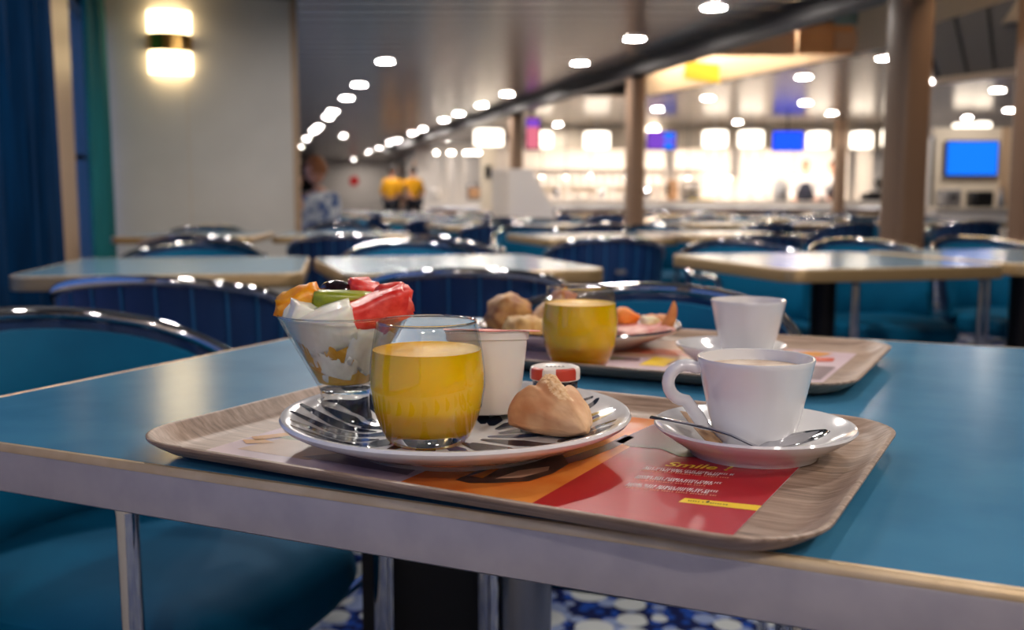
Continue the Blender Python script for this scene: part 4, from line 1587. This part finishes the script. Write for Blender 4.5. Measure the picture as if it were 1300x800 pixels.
# ================================================================== SERVERY
ct = thing('servery_counter', 'long white servery counter under bright lights at the back', 'counter', (3.0, 18.5, 0))
MB().box(-4.5, 4.6, 0.05, 0.9, 0.0, 0.78).obj('counter_front', M['brown_panel'], ct, smooth=False)
MB().box(-4.55, 4.65, -0.12, 0.95, 0.78, 0.945).obj('worktop', M['white_paint'], ct, smooth=False)
for k in range(9):
    MB().box(-4.45 + k, -3.5 + k, 0.03, 0.05, 0.08, 0.74).obj('front_panel', M['brown_panel'], ct, smooth=False)
MB().tube([(-4.5, -0.3, 0.80), (4.6, -0.3, 0.80)], 0.025, 8).obj('tray_rail', M['steel'], ct)
hd = thing('servery_canopy', 'beige lit canopy over the servery counter', 'canopy', (3.0, 18.5, 0))
MB().box(-2.7, 4.6, 0.2, 0.5, 1.9, 2.29).obj('fascia', M['cream_paint'], hd, smooth=False)
MB().box(-2.7, 4.6, 0.5, 2.2, 2.12, 2.2).obj('soffit', M['white_paint'], hd, smooth=False)
for k in range(8):
    MB().box(-2.5 + k * 0.9, -1.8 + k * 0.9, 0.7, 0.9, 2.06, 2.118).obj('lamp_tube', M['serv_lamp'], hd, smooth=False)
    MB().box(-2.5 + k * 0.9, -1.8 + k * 0.9, 1.7, 1.9, 2.06, 2.118).obj('lamp_tube', M['serv_lamp'], hd, smooth=False)
bc = thing('back_counter', 'white back counter of the servery with shelves', 'counter', (3.0, 20.6, 0))
MB().box(-3.4, 4.6, 0, 0.6, 0.0, 0.95).obj('cabinet', M['white_paint'], bc, smooth=False)
MB().box(-3.4, 4.6, 0.58, 0.64, 0.95, 2.2).obj('splashback', M['white_paint'], bc, smooth=False)
for z in (1.25, 1.6):
    MB().box(-3.3, 1.0, 0.3, 0.58, z, z + 0.02).obj('shelf', M['white_paint'], bc, smooth=False)
for x, lb in ((4.17, 'white servery post left of the server in the dark apron'), (6.35, 'white servery post right of the second server'), (2.95, 'white servery post right of the tall column')):
    o = MB().box(-0.08, 0.08, -0.08, 0.08, 0.947, 1.895).obj('servery_post', M['white_paint'], None, smooth=False, loc=(x, 18.85, 0))
    tag(o, lb, 'post')

# goods on the counter and shelves
rg = random.Random(7)
bprof = [(0.0, 0), (0.035, 0), (0.037, 0.01), (0.037, 0.16), (0.030, 0.2), (0.014, 0.24), (0.013, 0.3), (0.0, 0.3)]
gprof = [(0.0, 0), (0.035, 0), (0.042, 0.12), (0.040, 0.12), (0.034, 0.006), (0.0, 0.006)]
sprof = [(0.0, 0), (0.08, 0), (0.13, 0.03), (0.13, 0.035), (0.08, 0.01), (0.0, 0.01)]
bmesh_ = MB().lathe(bprof, 12).mesh('bottle', M['ceramic'])
gmesh = MB().lathe(gprof, 12).mesh('drinking_glass', M['chrome'])
jarm = MB().lathe([(0.0, 0), (0.07, 0), (0.09, 0.05), (0.09, 0.18), (0.05, 0.22), (0.05, 0.25), (0.0, 0.25)], 14).mesh('serving_jar', M['chrome'])
bowlm = MB().lathe([(0.0, 0), (0.06, 0), (0.12, 0.07), (0.14, 0.13), (0.132, 0.13), (0.05, 0.012), (0.0, 0.012)], 16).mesh('serving_bowl', M['ceramic'])
for k in range(21):
    x = 0.0 + k * 0.21 + rg.uniform(-0.015, 0.015)
    kind = k % 4
    nm, me, lb = (('serving_jar', jarm, 'shiny serving jar on the bright servery counter'), ('bottle', bmesh_, 'pale bottle on the bright servery counter'),
                  ('serving_bowl', bowlm, 'white serving bowl on the bright servery counter'), ('drinking_glass', gmesh, 'small shiny glass on the bright servery counter'))[kind]
    if 3.2 < x < 4.0 or 2.75 < x < 3.2 or abs(x - 4.17) < 0.16:
        continue
    o = link(nm, me, None, (x, 18.75 + rg.uniform(-0.1, 0.15), 0.9455))
    tag(o, lb, nm.split('_')[-1], nm.replace('_', ' ') + 's on the servery counter')
for k in range(24):
    x = -0.2 + k * 0.17
    o = link('bottle', bmesh_, None, (x, 21.02, 1.2705))
    tag(o, 'pale bottle on the lower shelf behind the servery', 'bottle', 'bottles on the servery shelf')
for k in range(10):
    x = 4.3 + k * 0.33
    if k in (4, 5):
        continue
    o = link('drinking_glass', gmesh, None, (x, 20.85, 0.9505))
    tag(o, 'shiny glass on the back counter of the servery', 'glass', 'glasses on the back counter')


def boxthing(name, label, cat, loc, size, m, extra=()):
    o = thing(name, label, cat, loc)
    sx_, sy_, sz_ = size
    b = MB()
    b.loft(rr_rings(sx_, sy_, min(sx_, sy_) * 0.15, [(0.01, 0.0), (0, 0.01), (0, sz_ - 0.015), (0.012, sz_)], 3), True, True, True)
    b.obj('housing', M[m], o)
    for nm, x0, x1, y0, y1, z0, z1, mm_ in extra:
        MB().box(x0, x1, y0, y1, z0, z1).obj(nm, M[mm_], o, smooth=False)
    return o


boxthing('coffee_machine', 'grey coffee machine on the counter right of the tall column', 'coffee machine', (3.35, 18.9, 0.9455), (0.34, 0.35, 0.34), 'grey_machine',
         (('spout', -0.06, 0.06, -0.24, -0.17, 0.16, 0.2, 'chrome'), ('drip_tray', -0.14, 0.14, -0.28, -0.17, 0.0, 0.03, 'black'), ('top_rail', -0.16, 0.16, -0.16, 0.16, 0.34, 0.37, 'chrome')))
boxthing('cereal_box', 'tan carton beside the grey coffee machine', 'box', (2.98, 18.6, 0.9455), (0.17, 0.12, 0.38), 'tan', (('dark_side', -0.13, -0.085, -0.05, 0.05, 0.08, 0.3, 'black'),))
o = MB().loft(rr_rings(0.42, 0.26, 0.04, [(0.02, 0), (0, 0.03), (0.008, 0.032), (0.03, 0.008)], 3), True, True, True).obj('serving_tray', M['yellow_tray'], None, loc=(3.5, 18.52, 0.9455))
tag(o, 'yellow serving tray on the counter', 'tray')
ur = thing('steel_urn', 'steel hot-drink urn left of the server in the dark apron', 'urn', (5.05, 18.9, 0.9455))
MB().lathe([(0.0, 0), (0.14, 0), (0.14, 0.33), (0.12, 0.37), (0.0, 0.39)], 20).obj('body', M['steel'], ur)
MB().box(-0.02, 0.02, -0.2, -0.135, 0.06, 0.1).obj('tap', M['black'], ur, smooth=False)
MB().lathe([(0.0, 0.385), (0.025, 0.39), (0.025, 0.42), (0.0, 0.43)], 10).obj('lid_knob', M['black'], ur)
tl = boxthing('cash_register', 'dark cash register with a tilted customer display at the right of the servery', 'cash register', (6.75, 18.7, 0.9455), (0.42, 0.36, 0.14), 'dark',
              (('keyboard', -0.18, 0.1, -0.2, -0.17, 0.08, 0.16, 'black'), ('screen_arm', 0.12, 0.16, -0.02, 0.02, 0.13, 0.36, 'black')))
MB().box(-0.16, 0.16, -0.02, 0.02, -0.1, 0.1).obj('display', M['black'], tl, smooth=False, loc=(0.16, 0, 0.36), rot=(0.2, -0.5, 0.3))
# heat lamps over the food
hl0 = None
for k, x in enumerate((3.25, 3.62, 3.84, 4.02, 4.35, 4.6, 5.2, 1.0, 1.45, 2.1, 0.55)):
    z = 1.36 + (k % 3) * 0.02
    if hl0 is None:
        hl0 = thing('heat_lamp', 'small bright heat lamp hanging over the servery counter', 'lamp', (x, 18.55, z), 0, 'heat lamps over the servery counter')
        MB().lathe([(0.018, 0.09), (0.03, 0.06), (0.062, 0.0), (0.057, 0.0), (0.026, 0.05)], 14).obj('shade', M['steel'], hl0)
        MB().tube([(0, 0, 0.08), (0, 0, 0.95)], 0.006, 6).obj('cord', M['dark'], hl0)
        MB().lathe([(0.0, -0.01), (0.03, 0.0), (0.038, 0.02), (0.0, 0.045)], 10).obj('bulb', M['bulb'], hl0)
    else:
        dup(hl0, (x, 18.55, z))

# white glowing pendants
pend = [(-0.39, 16.9, 1.86, 0.27, 'large white glowing pendant above the white hooded panel'), (0.53, 16.9, 1.83, 0.16, 'glowing pendant just right of the slim column'),
        (1.42, 16.9, 1.82, 0.24, 'warm glowing pendant left of the tall column'), (3.40, 16.9, 1.84, 0.23, 'white glowing pendant right of the purple screen'),
        (4.0, 16.9, 1.84, 0.23, 'white glowing pendant left of the blue screen'), (5.12, 16.9, 1.82, 0.2, 'white glowing pendant right of the blue screen'),
        (5.85, 16.9, 1.82, 0.2, 'white glowing pendant right of the thin beige post'), (6.3, 16.9, 1.86, 0.12, 'small warm pendant left of the broad column'),
        (6.95, 15.6, 1.86, 0.15, 'glowing pendant right of the broad column'), (7.25, 15.6, 1.88, 0.15, 'glowing pendant second from the broad column')]
for x, y, z, r_, lb in pend:
    o = thing('pendant_lamp', lb, 'pendant lamp', (x, y, z))
    hgt = 0.26
    r_ *= 0.9
    MB().lathe([(r_ * 0.96, 0.0), (r_, 0.02), (r_, hgt - 0.02), (r_ * 0.9, hgt), (r_ * 0.3, hgt + 0.01)], 20).obj('shade', M['shade_glow'], o)
    MB().lathe([(0.0, 0.01), (r_ * 0.95, 0.005)], 20).obj('diffuser', M['shade_glow'], o)
    MB().tube([(0, 0, hgt), (0, 0, 2.29 - z)], 0.01, 6).obj('stem', M['steel'], o)


def tv(name, x, y, z, wd, ht, rz, m, lb, tilt=0.12, hang=True, extra=None):
    o = thing(name, lb, 'screen', (x, y, z), rz)
    MB().box(-wd / 2 - 0.02, wd / 2 + 0.02, 0.0, 0.05, -ht / 2 - 0.02, ht / 2 + 0.02).obj('casing', M['black'], o, smooth=False)
    MB().box(-wd / 2, wd / 2, -0.004, 0.001, -ht / 2, ht / 2).obj('display', M[m], o, smooth=False)
    if extra:
        for x0, x1, z0, z1, mm_ in extra:
            MB().box(x0, x1, -0.006, -0.003, z0, z1).obj('display_tile', M[mm_], o, smooth=False)
    if hang:
        MB().tube([(0, 0.03, ht / 2), (0, 0.03, 2.29 - z)], 0.018, 8).obj('hanger', M['dark'], o)
    return o


tv('menu_screen', 2.52, 17, 1.95, 0.48, 0.29, 0.05, 'screen_purple', 'purple and blue menu screen right of the tall column', extra=((0.04, 0.22, 0.02, 0.13, 'screen_blue'), (0.04, 0.2, -0.14, -0.03, 'screen_blue')))
tv('menu_screen', 4.65, 17, 1.94, 0.5, 0.31, 0.0, 'screen_deep', 'bright blue menu screen over the servery')
tv('menu_screen', 0.29, 14, 1.87, 0.18, 0.42, 0.2, 'screen_pink', 'narrow pink and purple screen right of the slim column', extra=((-0.09, 0.09, 0.09, 0.2, 'screen_purple'),))
tv('television', 6.05, 13.235, 1.495, 0.66, 0.43, 0.0, 'screen_blue', 'large blue television at the right, past the broad column', hang=False)
# right-hand nook: partition, machines, strip posts
o = thing('nook_partition', 'white partition panel left of the large blue television', 'partition', (5.5, 13.3, 0))
MB().box(-0.25, 0.02, -0.04, 0.04, 0.0, 1.75).obj('panel', M['white_paint'], o, smooth=False)
MB().box(0.02, 0.06, -0.05, 0.05, 0.0, 1.78).obj('edge_trim', M['steel'], o, smooth=False)
o = thing('nook_wall', 'cream backing wall with an orange-beige frame behind the television', 'partition', (6.15, 13.3, 0))
MB().box(-0.6, 0.5, 0.0, 0.06, 0.0, 1.9).obj('panel', M['cream_paint'], o, smooth=False)
MB().box(0.3, 0.44, -0.06, 0.0, 0.0, 1.9).obj('frame_post', M['trim'], o, smooth=False)
MB().box(0.46, 0.5, -0.06, 0.0, 0.0, 1.9).obj('edge_trim', M['steel'], o, smooth=False)
o = thing('nook_counter', 'pale counter below the large blue television', 'counter', (6.05, 12.75, 0))
MB().box(-0.75, 0.55, -0.25, 0.25, 0.0, 0.82).obj('cabinet', M['white_paint'], o, smooth=False)
MB().box(-0.78, 0.58, -0.28, 0.28, 0.82, 0.86).obj('worktop', M['cream_paint'], o, smooth=False)
boxthing('microwave_oven', 'dark box oven on the counter below the television', 'oven', (5.95, 12.75, 0.8605), (0.26, 0.26, 0.2), 'dark', (('door', -0.11, 0.06, -0.14, -0.128, 0.03, 0.17, 'black'),))
boxthing('drinks_dispenser', 'grey drinks dispenser beside the white partition', 'dispenser', (5.55, 12.75, 0.8605), (0.24, 0.26, 0.22), 'grey_machine', (('spout', -0.03, 0.03, -0.17, -0.12, 0.12, 0.16, 'black'),))
o = MB().lathe([(0.0, 0), (0.04, 0), (0.045, 0.12), (0.02, 0.17), (0.02, 0.24), (0.0, 0.25)], 14).obj('bottle', M['steel'], None, loc=(6.2, 12.7, 0.8605))
tag(o, 'grey bottle right of the dark box oven', 'bottle')

# white hooded panel
hp = thing('hooded_panel', 'white plastic hooded panel with a slanted right side in front of the servery', 'panel', (0, 12.0, 0))
b = MB()
pf = [(-0.215, 0.0), (0.52, 0.0), (0.52, 0.72), (0.45, 0.9), (0.33, 1.12), (0.22, 1.31), (-0.215, 1.31)]
b.loft([[(x, -0.25, z) for x, z in pf], [(x, 0.25, z) for x, z in pf]], True, True, True)
b.obj('shell', M['ceramic'], hp, smooth=False)
MB().box(-0.235, -0.05, -0.30, -0.252, 0.0, 1.30).obj('side_flange', M['white_paint'], hp, smooth=False)

# left servery wing: white posts, grey pillar, fridge
for x, lb in ((-1.28, 'white lit post at the left end of the servery'), (-0.98, 'white lit post second from the left end of the servery')):
    o = MB().box(-0.09, 0.09, -0.09, 0.09, 0.947, 1.85).obj('servery_post', M['white_paint'], None, smooth=False, loc=(x, 18.7, 0))
    tag(o, lb, 'post')
o = thing('grey_pillar', 'grey pillar with a dark bracket left of the white hooded panel', 'pillar', (-0.42, 17.6, 0))
MB().box(-0.13, 0.13, -0.1, 0.1, 0, 1.85).obj('shaft', M['cream_paint'], o, smooth=False)
MB().box(-0.05, 0.06, -0.16, -0.1, 1.35, 1.55).obj('bracket', M['dark'], o, smooth=False)
boxthing('toaster_oven', 'tan toaster on the left end of the servery counter', 'toaster', (-0.7, 18.7, 0.9455), (0.26, 0.25, 0.3), 'grey_machine', (('door', -0.1, 0.1, -0.14, -0.123, 0.05, 0.24, 'tan'),))
o = thing('left_canopy', 'short lit canopy above the left end of the servery', 'canopy', (-1.0, 18.9, 0))
MB().box(-0.5, 0.6, -0.1, 0.5, 1.86, 2.0).obj('box', M['white_paint'], o, smooth=False)
MB().box(-0.45, 0.55, 0.0, 0.2, 1.82, 1.858).obj('lamp_tube', M['serv_lamp'], o, smooth=False)
o = MB().lathe([(0.0, 0.0), (0.16, 0.02), (0.2, 0.18), (0.16, 0.34), (0.0, 0.38)], 20).obj('globe_lamp', M['white_paint'], None, loc=(-1.5, 18.4, 0.9455 - 0.2))
tag(o, 'round white dome at the far left of the servery counter', 'dome')
o.location = (-1.42, 18.45, 0.9455)
o.scale = (0.6, 0.6, 0.6)

# far wall fittings
o = MB().lathe([(0.0, 0), (0.17, 0), (0.17, 0.03), (0.0, 0.03)], 20).obj('round_sign', M['red_sign'], None, loc=(-5.42, 34.49, 1.62), rot=(R(90), 0, 0))
tag(o, 'red round sign on the far white wall', 'sign')
o = thing('wall_television', 'dark screen on the far wall behind the seated man', 'screen', (-7.2, 34.42, 1.8))
MB().box(-0.6, 0.45, -0.03, 0.06, -0.55, 0.45).obj('casing', M['black'], o, smooth=False)
MB().box(-0.56, 0.41, -0.035, -0.03, -0.51, 0.41).obj('display', M['dark'], o, smooth=False)
for k, (t0, t1, m) in enumerate(((0.6, 1.6, 'brown_panel'), (4.4, 4.7, 'dark'), (5.4, 6.3, 'brown_panel'))):
    FT = frame((-2.2, 25.2), (-0.19, 0.98))
    o = MB().box(t0, t1, 0.1, 0.14, 0, 2.0, FT).obj('door_%d' % (k + 1), M[m], smooth=False)
    struct(o)
    MB().box(t0 + 0.08, t0 + 0.12, 0.14, 0.18, 0.95, 1.1, FT).obj('door_handle', M['steel'], o, smooth=False)

# ================================================================== PEOPLE
def person(label, loc, rz, pose, shirt, legs, hair, apron=None, long_sleeve=False):
    o = thing('person', label, 'person', loc, rz)
    sit = pose == 'sit'
    hz = 0.50 if sit else 0.93            # pelvis height
    up = hz
    lean = -0.04 if sit else 0.0
    J = {}
    vs, es, rs = [], [], []

    def j(name, p, r, par=None):
        J[name] = len(vs)
        vs.append(p)
        rs.append(r)
        if par:
            es.append((J[par], J[name]))
    j('pelvis', (0, 0, up), (0.155, 0.11))
    j('belly', (0, 0.01, up + 0.17), (0.145, 0.11), 'pelvis')
    j('chest', (0, lean, up + 0.36), (0.165, 0.115), 'belly')
    j('neck0', (0, lean + 0.01, up + 0.50), (0.075, 0.07), 'chest')
    j('neck', (0, lean + 0.02, up + 0.57), (0.055, 0.055), 'neck0')
    for s, n in ((-1, 'L'), (1, 'R')):
        if pose == 'sit':
            el, wr = ((s * 0.25, 0.16, up + 0.16), (s * 0.12, 0.34, up + 0.30))
            if s < 0:
                el, wr = ((s * 0.22, 0.22, up + 0.22), (s * 0.07, 0.17, up + 0.52))
            kn, an, ft = (s * 0.13, 0.44, 0.50), (s * 0.13, 0.42, 0.09), (s * 0.14, 0.55, 0.045)
        else:
            el, wr = (s * 0.25, 0.0, up + 0.16), (s * 0.22, 0.16, up + 0.05)
            if pose == 'reach' and s < 0:
                el, wr = (s * 0.34, 0.12, up + 0.30), (s * 0.42, 0.30, up + 0.42)
            kn, an, ft = (s * 0.11, 0.02, 0.49), (s * 0.11, -0.01, 0.09), (s * 0.12, 0.13, 0.045)
        j('sh' + n, (s * 0.17, lean, up + 0.45), 0.062, 'chest')
        j('el' + n, el, 0.042, 'sh' + n)
        j('wr' + n, wr, 0.028, 'el' + n)
        d_ = (Vector(wr) - Vector(el)).normalized()
        sd_ = d_.cross(Vector((0, 0, 1)))
        sd_ = sd_.normalized() if sd_.length > 0.1 else Vector((1, 0, 0))
        pm_ = Vector(wr) + d_ * 0.07
        j('pa' + n, tuple(pm_), (0.034, 0.018), 'wr' + n)
        for q in range(4):
            bs = pm_ + d_ * 0.02 + sd_ * (q - 1.5) * 0.021
            j('f%d%s' % (q, n), tuple(bs + d_ * 0.03), 0.0095, 'pa' + n)
            j('g%d%s' % (q, n), tuple(bs + d_ * (0.055 + 0.008 * (q in (1, 2))) + Vector((0, 0, -0.018))), 0.008, 'f%d%s' % (q, n))
        j('th' + n, tuple(Vector(wr) + d_ * 0.04 - sd_ * 0.045 * s), 0.010, 'wr' + n)
        j('tt' + n, tuple(Vector(wr) + d_ * 0.075 - sd_ * 0.058 * s), 0.009, 'th' + n)
        j('hi' + n, (s * 0.10, 0.01, up - 0.03), 0.095, 'pelvis')
        j('kn' + n, kn, 0.062, 'hi' + n)
        j('an' + n, an, 0.042, 'kn' + n)
        j('ft' + n, ft, (0.042, 0.035), 'an' + n)
    me = skin_body(vs, es, rs, 1)
    # head welded on as part of the same mesh: ellipsoid with nose, ears and jaw
    bm = bmesh.new()
    bm.from_mesh(me)
    hb = bmesh.ops.create_uvsphere(bm, u_segments=20, v_segments=14, radius=1)
    hc = Vector((0, lean + 0.045, up + 0.69))
    for v in hb['verts']:
        p = v.co.copy()
        jaw = 1 - 0.22 * max(0, -p.z)
        fx = 0.077 * jaw
        q = Vector((p.x * fx, p.y * 0.097 * (1 - 0.08 * max(0, -p.z)), p.z * 0.118))
        if p.y > 0.9 and -0.35 < p.z < 0.15:
            q.y += 0.022 * (1 - abs(p.x) * 3 if abs(p.x) < 0.33 else 0)
        if abs(p.x) > 0.93 and abs(p.z) < 0.3:
            q.x *= 1.16
        v.co = q + hc
    for e_ in (-1, 1):
        eb = bmesh.ops.create_icosphere(bm, subdivisions=1, radius=0.011)
        for v in eb['verts']:
            v.co += hc + Vector((e_ * 0.03, 0.086, 0.012))
    mb = bmesh.ops.create_cube(bm, size=1)
    for v in mb['verts']:
        v.co = Vector((v.co.x * 0.045, v.co.y * 0.012, v.co.z * 0.01)) + hc + Vector((0, 0.088, -0.055))
    for f in bm.faces:
        f.smooth = True
    bm.to_mesh(me)
    bm.free()
    me.materials.clear()
    me.materials.append(M['skin'])
    link('body', me, o)

    def sub(names, edges_, grow, m, nm, sub_=1):
        idx = {n_: i for i, n_ in enumerate(names)}
        v2 = [vs[J[n_]] for n_ in names]
        r2 = []
        for n_ in names:
            r0 = rs[J[n_]]
            r2.append(tuple(q + grow for q in r0) if isinstance(r0, tuple) else r0 + grow)
        me2 = skin_body(v2, [(idx[a_], idx[b_]) for a_, b_ in edges_], r2, sub_)
        me2.materials.clear()
        me2.materials.append(m)
        return link(nm, me2, o)
    sn = ['pelvis', 'belly', 'chest', 'neck0', 'shL', 'elL', 'shR', 'elR']
    se = [('pelvis', 'belly'), ('belly', 'chest'), ('chest', 'neck0'), ('chest', 'shL'), ('shL', 'elL'), ('chest', 'shR'), ('shR', 'elR')]
    if long_sleeve:
        sn += ['wrL', 'wrR']
        se += [('elL', 'wrL'), ('elR', 'wrR')]
    sub(sn, se, 0.018, shirt, 'shirt')
    ln = ['pelvis', 'hiL', 'knL', 'anL', 'hiR', 'knR', 'anR']
    le = [('pelvis', 'hiL'), ('hiL', 'knL'), ('knL', 'anL'), ('pelvis', 'hiR'), ('hiR', 'knR'), ('knR', 'anR')]
    sub(ln, le, 0.014, legs, 'trousers')
    # hair cap
    hbm = MB()
    rings = []
    for i in range(8):
        ph = PI * 0.5 * i / 7 * 1.18
        ring = []
        for k in range(20):
            t = 2 * PI * k / 20
            front = max(0, math.sin(t))
            pp = min(ph, 0.5 * PI * (1.18 - 0.62 * front))
            ring.append((hc.x + 0.083 * math.sin(pp) * math.cos(t), hc.y - 0.006 + 0.104 * math.sin(pp) * math.sin(t), hc.z + 0.006 + 0.123 * math.cos(pp)))
        rings.append(ring)
    hbm.loft(rings, True).obj('hair', hair, o)
    if apron:
        a_ = MB()
        rows = []
        for z, wdt in ((0.45, 0.24), (0.7, 0.22), (0.93, 0.2), (1.1, 0.18), (1.3, 0.13)):
            dep = 0.155 if z < 1.25 else 0.14
            rows.append([(wdt * math.sin(t), dep * math.cos(t) + 0.012, z) for t in [R(-65 + 130 * k / 8) for k in range(9)]])
        q = a_.loft(rows, False).obj('apron', apron, o)
        md_ = q.modifiers.new('thickness', 'SOLIDIFY')
        md_.thickness = 0.006
    return o


person('seated man with ginger hair in a blue and white patterned shirt', (-1.62, 8.3, 0), R(60), 'sit', M['floral'], M['trousers'], M['hair_ginger'])
seat_c = chair(-1.62, 8.3, R(60), 'blue tub chair under the seated man')
person('person in a yellow shirt seen from behind, left of the pair', (-2.76, 23.0, 0), R(-20), 'stand', M['yellow_shirt'], M['trousers'], M['hair_dark'])
person('person in a yellow shirt reaching towards the left one of the pair', (-2.28, 23.3, 0), R(30), 'reach', M['yellow_shirt'], M['trousers'], M['hair_dark'])
person('server in a white shirt and dark apron behind the counter', (5.82, 19.95, 0), R(170), 'stand', M['white_shirt'], M['trousers'], M['hair_dark'], M['apron'], True)
person('second server half hidden by the thin beige post', (6.36, 19.98, 0), R(200), 'stand', M['white_shirt'], M['trousers'], M['hair_dark'], M['apron'], True)

# ================================================================== labels: each look-alike gets its place
ORD = ['first', 'second', 'third', 'fourth', 'fifth', 'sixth', 'seventh', 'eighth', 'ninth', 'tenth', 'eleventh', 'twelfth', 'thirteenth', 'fourteenth',
       'fifteenth', 'sixteenth', 'seventeenth', 'eighteenth', 'nineteenth', 'twentieth', 'twenty-first', 'twenty-second', 'twenty-third', 'twenty-fourth', 'twenty-fifth', 'twenty-sixth']
byl = {}
for o in S.objects:
    if o.parent is None and o.get('label') and o.get('category'):
        byl.setdefault(o['label'], []).append(o)
for lb, os_ in byl.items():
    if len(os_) < 2:
        continue
    if os_[0]['category'] == 'ceiling light':
        os_.sort(key=lambda o: o.location.y)
        for k, o in enumerate(os_):
            o['label'] = '%s, %s by distance' % (lb, ORD[k])
    else:
        os_.sort(key=lambda o: o.location.x / max(o.location.y, 0.1))
        for k, o in enumerate(os_):
            o['label'] = '%s, %s from left' % (lb, ORD[k])
